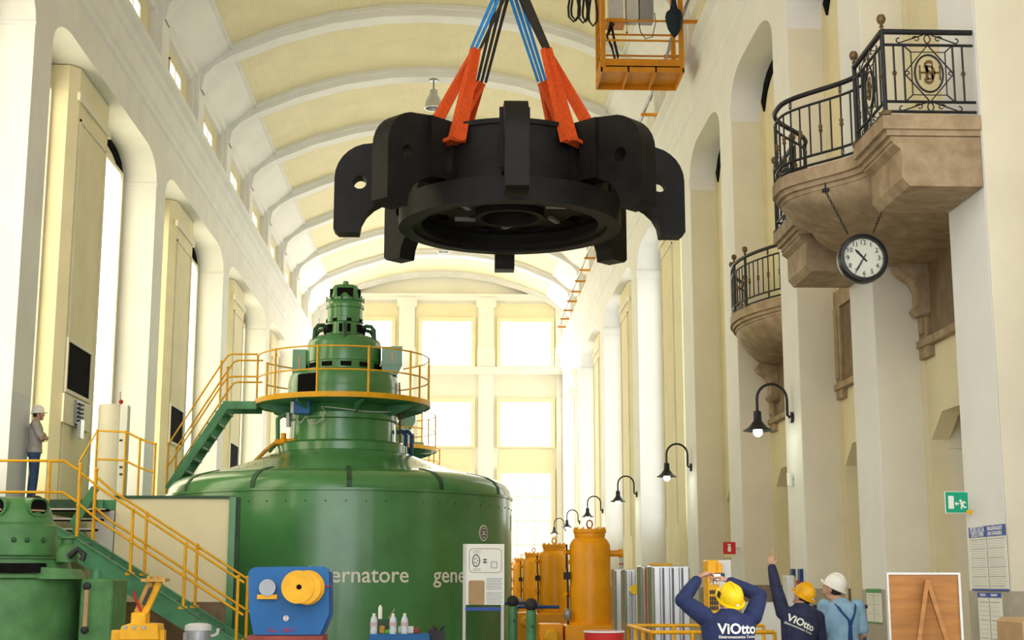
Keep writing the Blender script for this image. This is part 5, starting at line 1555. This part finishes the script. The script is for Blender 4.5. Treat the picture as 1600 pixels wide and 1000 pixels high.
# fire extinguisher sign on the third pilaster's cheek
YF = 30.3
fs_ = thing('fire_sign', 'red fire extinguisher sign above the control cabinet', 'sign', tuple(at(1139, 867, YF)))
sign_quad('panel', 1130, 847, 1149, 866, YF, M['signr'], fs_)
sign_quad('caption_strip', 1131, 866, 1149, 870, YF, mat('pale_yellow', (.7, .7, .35), .5), fs_)
flat([(1137, 862), (1137, 855), (1138, 853), (1138, 851), (1136, 851), (1136, 850), (1141.5, 850), (1141.5, 852), (1140.5, 853), (1142, 855), (1142, 862)], 'extinguisher_mark', M['signw'], fs_, YF, .014)
MB().box(at(1148, 857, YF).x, YF - .006, at(1148, 859, YF).z, XR, YF + .006, at(1148, 855, YF).z).build('bracket', M['lgrey'], fs_)
# posters on the nearest pilaster face (flat against the hall face)
def wall_pt(x, y, X=XR - .016):
    d = at(x, y, 10.0); v = d - Vector((0, 0, EYE)); return Vector((0, 0, EYE)) + v * (X / v.x)
def wall_poster(name, label, pts, header, lines, hdr, htxt):
    tl, tr, br, bl = [wall_pt(*p) for p in pts]
    y0, y1 = (tr.y + br.y) / 2, (tl.y + bl.y) / 2       # near edge, far edge
    z1, z0 = (tl.z + tr.z) / 2, (bl.z + br.z) / 2
    o = thing(name, label, 'poster', (XR, (y0 + y1) / 2, z0))
    X = XR - .02
    MB().box(X - .006, y0, z0, X + .004, y1, z1).build('sheet', M['paper'], o)
    hh = (z1 - z0) * header
    MB().box(X - .008, y0, z1 - hh, X, y1, z1).build('header', hdr, o)
    MB().box(X - .008, y0, z0, X, y1, z0 + .02).build('footer', hdr, o)
    MB().box(X - .009, (y0 + y1) / 2 - .006, z0, X, (y0 + y1) / 2 + .006, z1 - hh).build('divider', M['grey'], o)
    for i in range(lines):
        z = z1 - hh - (z1 - z0 - hh) * (i + 1) / (lines + 1)
        for a, b in ((y0 + .04, (y0 + y1) / 2 - .03), ((y0 + y1) / 2 + .03, y1 - .04)):
            MB().box(X - .0075, a + .02 * (i % 3), z - .0035, X, b, z + .0035).build('text_line', M['lgrey'] if i % 4 else M['grey'], o)
    for tx, yc_, zf, sz in htxt:
        tv_, tf_ = text(tx, sz, .003)
        ymid = y0 + (y1 - y0) * yc_
        MB().add([(X - .011 - v[2], ymid - v[0], z1 - hh * zf + v[1]) for v in tv_], tf_).build('lettering', M['signw'], o)
wall_poster('load_table_poster', 'large blue-headed load table poster on the nearest white pilaster', ((1514, 825), (1572, 818), (1577, 922), (1521, 924)), .17, 22, M['bluestrip'],
            (('PORTATA', .75, .3, .10), ('DELLE FUNI', .75, .75, .075), ('TRAGFÄHIGKEIT', .27, .3, .062), ('DER STAHLSEILE', .27, .75, .06)))
wall_poster('small_load_poster', 'smaller blue-headed poster below the large load table', ((1528, 927), (1566, 925), (1569, 1004), (1534, 1006)), .10, 9, M['bluestrip'], (('PORTATA', .75, .5, .04), ('TRAGKRAFT', .27, .5, .035)))
wall_poster('green_header_poster', 'white safety poster with green header on the marble base behind the man in pale blue', ((1353, 920), (1376, 920), (1380, 974), (1358, 974)), .12, 12, mat('green_print', (.06, .30, .08), .5), ())
# plywood board on an easel, seen from the back
YW = 12.0
W_ = lambda x, y: at(x, y, YW)
eb = thing('plywood_board', 'back of a brown plywood board with white edging and an A-shaped prop', 'board', (W_(1446, 990).x, YW, 0))
c4 = [W_(1394, 899), W_(1501, 897), W_(1490, 1060), W_(1378, 1060)]
xa, xb3, zt, z0 = W_(1390, 950).x, W_(1499, 950).x, W_(1446, 898).z, .45
MB().box(xa, YW, z0, xb3, YW + .03, zt).build('panel', M['wood'], eb)
for a, b, c, d in ((xa - .015, xa, z0, zt), (xb3, xb3 + .02, z0, zt), (xa - .015, xb3 + .02, zt, zt + .018)):
    MB().box(a, YW - .012, c, b, YW + .04, d).build('edge_strip', M['lgrey'], eb)
ap = W_(1446, 906)
for dx in (-.20, .17):
    MB().beam((ap.x, YW - .04, ap.z), (ap.x + dx * 2.2, YW - .35, 0), .035, .03, up=(0, 1, 0)).build('prop_leg', M['wood'], eb)
for xx in (xa + .05, xb3 - .05): MB().box(xx - .025, YW, 0, xx + .025, YW + .03, z0).build('board_leg', M['wood'], eb)
# crate at the lower right corner
cx = at(1592, 985, 12.5)
tag(MB().prism([(at(1598, 985, 12.5).x, at(1590, 973, 12.5).z), (at(1606, 985, 12.5).x, at(1590, 966, 12.5).z), (at(1680, 985, 12.5).x, at(1590, 966, 12.5).z), (at(1680, 985, 12.5).x, 0), (at(1598, 985, 12.5).x, 0)], 12.5, 13.1, lambda u, v, t: (u, t, v)).build('cardboard_crate', M['cardb'], None), 'brown cardboard crate at the lower right corner', 'crate')
# barrier, blue hinges, thermos-grey locker near the workers
bb = thing('barrier_bar', 'dark barrier bar behind the man in pale blue', 'barrier', (at(1312, 950, 18.5).x, 18.5, 0))
a, b = at(1271, 951, 18.5), at(1356, 945, 18.5)
MB().box(a.x, 18.5, a.z, b.x, 18.56, b.z).build('bar', M['ink'], bb, bevel=.008)
for x in (a.x + .06, b.x - .06): MB().box(x - .025, 18.5, 0, x + .025, 18.56, a.z).build('post', M['dblue'], bb)
for px, lb in ((1242, 'blue wall-mounted pipe clamp left of its twin behind the orange helmet'), (1254, 'blue wall-mounted pipe clamp just above the orange helmet')):
    a = wall_pt(px, 914, XR); b = wall_pt(px, 889, XR)
    o = thing('pipe_clamp', lb, 'clamp', (XR, a.y, a.z))
    MB().box(XR - .06, a.y - .09, a.z, XR, a.y + .09, b.z).build('strip', M['dblue'], o); MB().box(XR - .09, a.y - .10, a.z, XR - .06, a.y + .10, a.z + .08).build('jaw', M['brownred'], o)
lk = thing('grey_locker', 'narrow pale grey locker beside the orange helmet', 'locker', (at(1237, 950, 19).x, 19, 0))
MB().box(at(1232, 950, 19).x, 19, 0, at(1243, 950, 19).x, 19.3, at(1237, 899, 19).z).build('body', M['lgrey'], lk, bevel=.01)
MB().box(at(1243, 950, 19).x, 19.02, 0, at(1246, 950, 19).x, 19.28, at(1237, 901, 19).z).build('door', M['cardb'], lk)
bn = thing('marble_counter', 'brown marble-topped counter behind the pointing worker', 'counter', (at(1190, 930, 22).x, 22, 0))
MB().box(at(1165, 930, 22).x, 22, at(1190, 940, 22).z, at(1232, 930, 22).x, 22.4, at(1190, 914, 22).z).build('top', M['marble'], bn)
MB().box(at(1166, 930, 22).x, 22.02, 0, at(1231, 930, 22).x, 22.38, at(1190, 940, 22).z).build('body', M['signw'], bn)
cw = at(1241, 750, 24.6)
cam_ = thing('wall_sensor', 'small white cylindrical sensor on the pilaster below the nearest lamp', 'sensor', (XR, 25.2, 3.7))
ps = wall_pt(1240, 748, XR)
MB().cyl((XR - .07, ps.y, ps.z - .13), (XR - .07, ps.y, ps.z + .1), .05, 12).build('body', M['signw'], cam_, smooth=45)
MB().box(XR - .07, ps.y - .02, ps.z - .02, XR, ps.y + .02, ps.z + .02).build('bracket', M['lgrey'], cam_)
# ------------------------------------------------------------------ people
from mathutils.bvhtree import BVHTree
def remesh(mb, vox, smooth_it=4):
    me = bpy.data.meshes.new('tmp'); me.from_pydata([tuple(v) for v in mb.v], [], mb.f)
    bm = bmesh.new(); bm.from_mesh(me); bmesh.ops.recalc_face_normals(bm, faces=bm.faces); bm.to_mesh(me); bm.free()
    ob = bpy.data.objects.new('tmp', me); C.objects.link(ob)
    md = ob.modifiers.new('r', 'REMESH'); md.mode = 'VOXEL'; md.voxel_size = vox
    ms = ob.modifiers.new('s', 'SMOOTH'); ms.iterations = smooth_it; ms.factor = .5
    vs_, fs = mesh_of(ob)
    bpy.data.objects.remove(ob); bpy.data.meshes.remove(me)
    return MB().add(vs_, fs)

def loft(mb, rings, n=20):
    """closed stack of ellipses: (center, rx, ry)"""
    vs_, fs = [], []
    for c, rx, ry in rings:
        for j in range(n):
            a = 2 * PI * j / n
            vs_.append((c[0] + rx * math.cos(a), c[1] + ry * math.sin(a), c[2]))
    for i in range(len(rings) - 1):
        for j in range(n):
            fs.append((i * n + j, i * n + (j + 1) % n, (i + 1) * n + (j + 1) % n, (i + 1) * n + j))
    fs += [tuple(range(n))[::-1], tuple(range((len(rings) - 1) * n, len(rings) * n))]
    mb.add(vs_, fs)

def limb(mb, pts, rad, n=12):
    pts = [Vector(p) for p in pts]
    full, fr = [], []
    for i in range(len(pts) - 1):
        for t in (0, .25, .5, .75):
            full.append(pts[i].lerp(pts[i + 1], t))
            bulge = 1 + .06 * math.sin(PI * t)
            fr.append((rad[i] + (rad[i + 1] - rad[i]) * t) * bulge)
    full.append(pts[-1]); fr.append(rad[-1])
    mb.tube(full, fr, n)
    for p, r in zip(pts, rad): mb.ball(p, r * 1.0, 12, 8)

def hand(mb, wrist, d, palm, side, curl=.5, point=False):
    """wrist point, direction of the hand, palm normal, side +1 when the thumb lies along d x palm"""
    wrist, d, palm = Vector(wrist), Vector(d).normalized(), Vector(palm)
    palm = (palm - d * palm.dot(d)).normalized()
    ac = d.cross(palm) * side
    R3 = Matrix((ac, d, palm)).transposed()
    mb.ball(wrist + d * .048, (.042, .056, .019), 12, 8, R3)
    for i, (off, L) in enumerate(((.030, .074), (.010, .084), (-.011, .078), (-.030, .060))):
        c = curl + .1 * i
        if point: c = .05 if i == 0 else 1.35
        p = wrist + d * (.088 - .006 * abs(i - 1)) + ac * off
        pts = [p - d * .03, p]
        ang = 0
        for k, f in enumerate((.42, .32, .26)):
            ang += c * (.7 + .25 * k)
            p = p + (d * math.cos(ang) + palm * math.sin(ang)) * (L * f * 1.25)
            pts.append(p)
        mb.tube(pts, [.0105, .0105, .0098, .0092, .0075], 8); mb.ball(pts[-1], .0078, 8, 6)
    b = wrist + d * .028 + ac * .033
    t1 = b + (ac * .65 + d * .6 + palm * .25).normalized() * .042
    t2 = t1 + (ac * .15 + d * .8 + palm * .5).normalized() * .034
    mb.tube([b - ac * .012, b, t1, t2], [.013, .0135, .0115, .009], 8); mb.ball(t2, .0092, 8, 6)

def person(label, loc, rotz, spec):
    """spec: joints in a frame with x to the person's right, y forward, z up"""
    g = lambda k, dflt: Vector(spec.get(k, dflt))
    o = thing('person', label, 'person', loc, None, rotz)
    s = spec.get('scale', 1.0)
    lean = spec.get('lean', (0, 0))
    L = lambda p: Vector((p[0] + lean[0] * max(0, (p[2] - .95) / .5), p[1] + lean[1] * max(0, (p[2] - .95) / .5), p[2]))
    arms = {}
    for sd, k in ((-1, 'l'), (1, 'r')):
        arms[k] = [g('sh_' + k, L((sd * .185, 0, 1.41))), g('el_' + k, (sd * .25, -.02, 1.13)), g('wr_' + k, (sd * .24, .08, .88))]
    legs = {k: [Vector((sd * .095, 0, .90)), Vector((sd * .11, .02, .50)), Vector((sd * .115, -.01, .09))] for sd, k in ((-1, 'l'), (1, 'r'))}
    hc = g('head', L((0, .02, 1.63)))
    Rh = Euler(spec.get('head_rot', (0, 0, 0))).to_matrix()
    bld = spec.get('build', 1.0)
    rings = [(L((0, 0, .84)), .155 * bld, .115), (L((0, 0, .95)), .165 * bld, .12), (L((0, .005, 1.08)), .15 * bld, .11), (L((0, .005, 1.22)), .165 * bld, .12), (L((0, 0, 1.34)), .18 * bld, .12), (L((0, -.005, 1.42)), .165 * bld, .095), (L((0, -.005, 1.47)), .09, .075)]
    def torso(mb, f):
        loft(mb, [(c, rx + f, ry + f) for c, rx, ry in rings])
    # the body: one continuous surface
    mb = MB()
    torso(mb, 0)
    nb = L((0, -.005, 1.46)); nk = hc + Rh @ Vector((0, -.015, -.085))
    limb(mb, [nb, nk], [.062, .056])
    for k in 'lr':
        limb(mb, arms[k], [.052, .040, .027]); mb.ball(arms[k][0], .06, 12, 8)
        limb(mb, legs[k], [.085, .058, .042])
        limb(mb, [legs[k][2], legs[k][2] + Vector((0, .06, -.045)), legs[k][2] + Vector((.0, .15, -.055))], [.042, .04, .03])
        h = spec.get('hand_' + k)
        if h: hand(mb, arms[k][2], h[0], h[1], h[2], h[3] if len(h) > 3 else .4, h[4] if len(h) > 4 else False)
        else: hand(mb, arms[k][2], (arms[k][2] - arms[k][1]), (1 if k == 'l' else -1, 0, 0), 1 if k == 'r' else -1, .35)
    # head with brow, nose, mouth, chin, ears
    def H(p): return hc + Rh @ Vector(p)
    mb.ball(hc, (.075, .095, .108), 20, 14, Rh)
    mb.ball(H((0, .035, -.06)), (.055, .055, .055), 14, 10, Rh)          # jaw
    mb.ball(H((0, .075, -.095)), (.025, .02, .018), 10, 8, Rh)           # chin
    mb.ball(H((0, .09, -.012)), (.013, .022, .03), 10, 8, Rh)            # nose bridge
    mb.ball(H((0, .108, -.03)), (.016, .014, .013), 10, 8, Rh)           # nose tip
    mb.ball(H((0, .085, .022)), (.05, .014, .010), 10, 8, Rh)            # brow
    for z in (-.058, -.068): mb.ball(H((0, .088, z)), (.024, .010, .006), 10, 6, Rh)   # lips
    for sx in (-1, 1): mb.ball(H((sx * .077, -.005, -.012)), (.010, .022, .032), 10, 8, Rh)
    body = remesh(mb, .0068, 3).build('body', M['skin'], o, smooth=180, local=True)
    ey = MB()
    for sx in (-1, 1):
        e_ = MB().ball(H((sx * .030, .084, .003)), .012, 10, 8).build('eye', M['signw'], o, local=True, smooth=180)
        MB().ball(H((sx * .030, .0935, .003)), .006, 8, 6).build('iris', M['ink'], e_, local=True)
    hr = MB()
    hr.ball(H((0, -.012, .012)), (.080, .094, .105), 20, 12, Rh)
    hr.v = [v for v in hr.v]
    keep = lambda p: True
    # hair only behind and above: clip the front of the cap
    inv = Rh.inverted()
    hv = []
    for v in hr.v:
        q = inv @ (Vector(v) - hc)
        if q.y > .045 and q.z < .06: q.y = .02
        if q.z < -.06: q.z = -.06; q.x *= .9
        hv.append(hc + Rh @ q)
    hr.v = [tuple(v) for v in hv]
    hr.build('hair', M['hair'], o, smooth=60, local=True)
    # clothes
    up = MB()
    sl = spec.get('sleeve', 'long')
    fl = spec.get('shirt_f', .016)
    lo_z = spec.get('hem', .86)
    rr2 = [(L((0, 0, lo_z)), rings[1][1] + fl + .012, rings[1][2] + fl + .012)] + [(c, rx + fl, ry + fl) for c, rx, ry in rings[1:6]] + [(L((0, -.005, 1.475)), .082, .078), (L((0, -.005, 1.50)), .07, .07)]
    loft(up, rr2)
    for k in 'lr':
        a = arms[k]
        if sl == 'long':
            limb(up, [a[0], a[1], a[1].lerp(a[2], .93)], [.078, .064, .048])
        else:
            limb(up, [a[0], a[0].lerp(a[1], .82)], [.076, .068])
        up.ball(a[0], .082, 14, 10)
    shirt = remesh(up, .011, 5)
    sh = shirt.build(spec['top_name'], spec['top_mat'], o, smooth=180, local=True)
    tr = MB()
    loft(tr, [(L((0, 0, .80)), .150 * bld, .115)] + [(c, rx + .012, ry + .012) for c, rx, ry in rings[1:3]])
    for k in 'lr': limb(tr, [legs[k][0], legs[k][1], legs[k][2] + Vector((0, 0, .01))], [.102, .078, .072])
    remesh(tr, .012, 4).build('trousers', spec['leg_mat'], o, smooth=180, local=True)
    for k in 'lr':
        sm = MB(); a = legs[k][2]
        sm.ball(a + Vector((0, .06, -.05)), (.05, .145, .04), 14, 8); sm.ball(a + Vector((0, -.01, -.02)), (.048, .06, .05), 12, 8); sm.box(a.x - .045, -.09, 0, a.x + .045, .19, .02)
        sm.build('shoe', M['shoe'], o, smooth=50, local=True)
    # helmet: shell with ridge, brim and peak
    hm = spec['helmet']
    hp = []
    shell = [(.100, .030), (.102, .06), (.096, .10), (.078, .138), (.045, .162), (0, .170)]
    sv = MB().lathe(shell, (0, 0, 0), 28)
    sv.v = [(x * .98, y * 1.20, z) for x, y, z in sv.v]
    he = MB().add([H((x, y - .008, z - .004)) for x, y, z in sv.v], sv.f).build('helmet', hm, o, smooth=45, local=True)
    bv = MB().ring(.098, .118, .022, .034, (0, 0, 0), 28)
    bv.v = [(x * .98, y * 1.20 + (.03 * max(0, y / .118) ** 2), z) for x, y, z in bv.v]
    MB().add([H((x, y - .008, z - .004)) for x, y, z in bv.v], bv.f).build('brim', hm, he, smooth=45, local=True)
    rg_ = MB().tube([(0, .118 * math.cos(t) * 1.0, .03 + .143 * math.sin(t)) for t in [PI * (.12 + .76 * i / 12) for i in range(13)]], .012, 6)
    MB().add([H((x, y - .008, z)) for x, y, z in rg_.v], rg_.f).build('ridge', hm, he, smooth=60, local=True)
    if spec.get('clip'):
        MB().obox(H((-.103, .02, .07)), (.01, .035, .05), Rh).build('ear_clip', M['ink'], he, local=True)
    MB().obox(H((0, -.128, .05)), (.03, .006, .016), Rh).build('sticker', M['signw'], he, local=True)
    if spec.get('strap'):
        MB().tube([H((-.08, .02, .03)), H((-.075, .045, -.06)), H((0, .06, -.118)), H((.075, .045, -.06)), H((.08, .02, .03))], .005, 6).build('chin_strap', M['ink'], o, local=True)
    o.scale = (s, s, s)
    return o, shirt

def on_back(bm_, o, items, m, name, rot=0, cx=0, cz=1.27):
    tree = BVHTree.FromPolygons([Vector(v) for v in bm_.v], bm_.f)
    for body_, size, dz, bold in items:
        tv, tf = text(body_, size, 0.0, 'CENTER', bold)
        vs_ = []
        ca, sa = math.cos(rot), math.sin(rot)
        for v in tv:
            u, w_ = v[0], v[1] + dz
            u, w_ = u * ca - w_ * sa, u * sa + w_ * ca
            hit = tree.ray_cast(Vector((cx + u, -1, cz + w_)), Vector((0, 1, 0)))
            y = hit[0].y if hit[0] is not None else -.13
            vs_.append((cx + u, y - .006, cz + w_))
        MB().add(vs_, tf).build(name, m, o, local=True)

# worker taking a photograph, seen from behind
p1 = at(1137, 970, 12.0)
W1, sh1 = person('worker in navy overalls and yellow helmet photographing the rotor with raised arms', (p1.x, 12.0, 0), math.radians(4), dict(
    top_name='overall_jacket', top_mat=M['navy'], leg_mat=M['navy'], helmet=M['hely'], clip=True, shirt_f=.03, build=1.12,
    sh_l=(-.205, .0, 1.44), el_l=(-.36, .09, 1.565), wr_l=(-.185, .26, 1.735), hand_l=((.6, .35, .45), (.75, .1, -.3), -1, .55),
    sh_r=(.215, .0, 1.44), el_r=(.31, .10, 1.60), wr_r=(.09, .27, 1.72), hand_r=((-.75, .3, .35), (-.5, .2, -.5), 1, .55),
    head=(.035, .06, 1.555), head_rot=(math.radians(34), math.radians(-6), math.radians(14)), lean=(.0, -.02)))
on_back(sh1, W1, (('ViOtto', .115, 0, .003), ('Elettromeccanica Torino', .032, -.062, .0005)), M['letter'], 'jacket_lettering', 0, .045, 1.335)
cpos = at(1123, 901.5, 12.32)
dc = thing('pocket_camera', 'small dark pocket camera with lit screen held up by the worker', 'camera', tuple(cpos))
MB().box(cpos.x - .055, cpos.y, cpos.z - .032, cpos.x + .055, cpos.y + .025, cpos.z + .032).build('body', M['black'], dc, bevel=.008)
MB().box(cpos.x - .046, cpos.y - .002, cpos.z - .024, cpos.x + .016, cpos.y + .001, cpos.z + .024).build('screen', M['screen'], dc)
MB().cyl(cpos + Vector((.02, .02, 0)), cpos + Vector((.02, .055, .0)), .024, 16).build('lens', M['grey'], dc)
MB().box(cpos.x + .03, cpos.y - .003, cpos.z - .01, cpos.x + .045, cpos.y, cpos.z + .012).build('button', M['blue'], dc)

# worker pointing up
p2 = at(1245, 970, 15.5)
W2, sh2 = person('worker in navy overalls and scuffed orange-yellow helmet pointing upwards', (p2.x, 15.5, 0), math.radians(8), dict(
    top_name='overall_jacket', top_mat=M['navy2'], leg_mat=M['navy2'], helmet=M['helo'], shirt_f=.028, build=1.05,
    sh_l=(-.145, .02, 1.40), el_l=(-.20, .06, 1.665), wr_l=(-.225, .10, 1.885), hand_l=((-.10, .05, 1), (.5, .9, 0), -1, .3, True),
    sh_r=(.235, .0, 1.34), el_r=(.30, .08, 1.08), wr_r=(.18, .30, 1.0),
    head=(.095, .05, 1.555), head_rot=(math.radians(30), math.radians(6), math.radians(28)), lean=(.05, .0)))
on_back(sh2, W2, (('ViOtto', .105, 0, .003), ('Elettromeccanica Torino', .03, -.06, .0005)), M['letter'], 'jacket_lettering', math.radians(-24), .0, 1.29)

# man with braces looking up
p3 = at(1315, 970, 16.0)
W3, sh3 = person('man in pale blue T-shirt, dark braces and white helmet looking up', (p3.x, 16.0, 0), math.radians(10), dict(
    top_name='t_shirt', top_mat=M['tshirt'], leg_mat=M['navy'], helmet=M['helw'], sleeve='short', shirt_f=.02, build=1.08, scale=1.03,
    sh_l=(-.19, 0, 1.41), el_l=(-.245, .0, 1.12), wr_l=(-.20, .2, 1.0), sh_r=(.19, 0, 1.41), el_r=(.25, .0, 1.12), wr_r=(.2, .2, 1.0),
    head=(-.06, .05, 1.60), head_rot=(math.radians(28), 0, math.radians(42)), hem=.9))
tree = BVHTree.FromPolygons([Vector(v) for v in sh3.v], sh3.f)
def back_y(x, z):
    h = tree.ray_cast(Vector((x, -1, z)), Vector((0, 1, 0)))
    return (h[0].y if h[0] is not None else -.12) - .004
for pts in (((-.10, 1.44), (-.06, 1.36), (.02, 1.27), (.04, 1.2), (.05, 1.0)), ((.12, 1.44), (.10, 1.36), (.06, 1.27), (.03, 1.2), (.02, 1.0))):
    mb = MB(); v_ = []; f_ = []
    q = []
    for a, b in zip(pts[:-1], pts[1:]):
        for t in (0, .33, .66): q.append((a[0] + (b[0] - a[0]) * t, a[1] + (b[1] - a[1]) * t))
    q.append(pts[-1])
    for x, z in q:
        y = back_y(x, z)
        v_ += [(x - .017, y, z), (x + .017, y, z), (x + .017, y + .01, z), (x - .017, y + .01, z)]
    for i in range(len(q) - 1):
        for j in range(4): f_.append((4 * i + j, 4 * i + (j + 1) % 4, 4 * i + 4 + (j + 1) % 4, 4 * i + 4 + j))
    mb.add(v_, f_).build('brace_strap', M['dblue'], W3, local=True)
MB().obox((.035, back_y(.035, 1.24) - .002, 1.24), (.05, .008, .045)).build('brace_patch', M['dblue'], W3, local=True)

# man with folded arms on the gangway
p4 = at(43, 780, 26.5)
W4, sh4 = person('man in grey polo shirt, jeans and white helmet with folded arms on the gangway', (p4.x + .07, 26.5, 3.2), math.radians(-78), dict(
    top_name='polo_shirt', top_mat=M['gshirt'], leg_mat=M['jeans'], helmet=M['helw'], sleeve='short', shirt_f=.02, build=1.02, strap=True, scale=.97,
    el_l=(-.21, .13, 1.15), wr_l=(.06, .185, 1.21), el_r=(.21, .13, 1.14), wr_r=(-.07, .215, 1.17),
    hand_l=((1, -.1, .15), (0, -1, 0), 1, .35), hand_r=((-1, -.1, .15), (0, -1, 0), -1, .35),
    head=(0, .035, 1.615), head_rot=(math.radians(4), 0, 0), hem=.88))
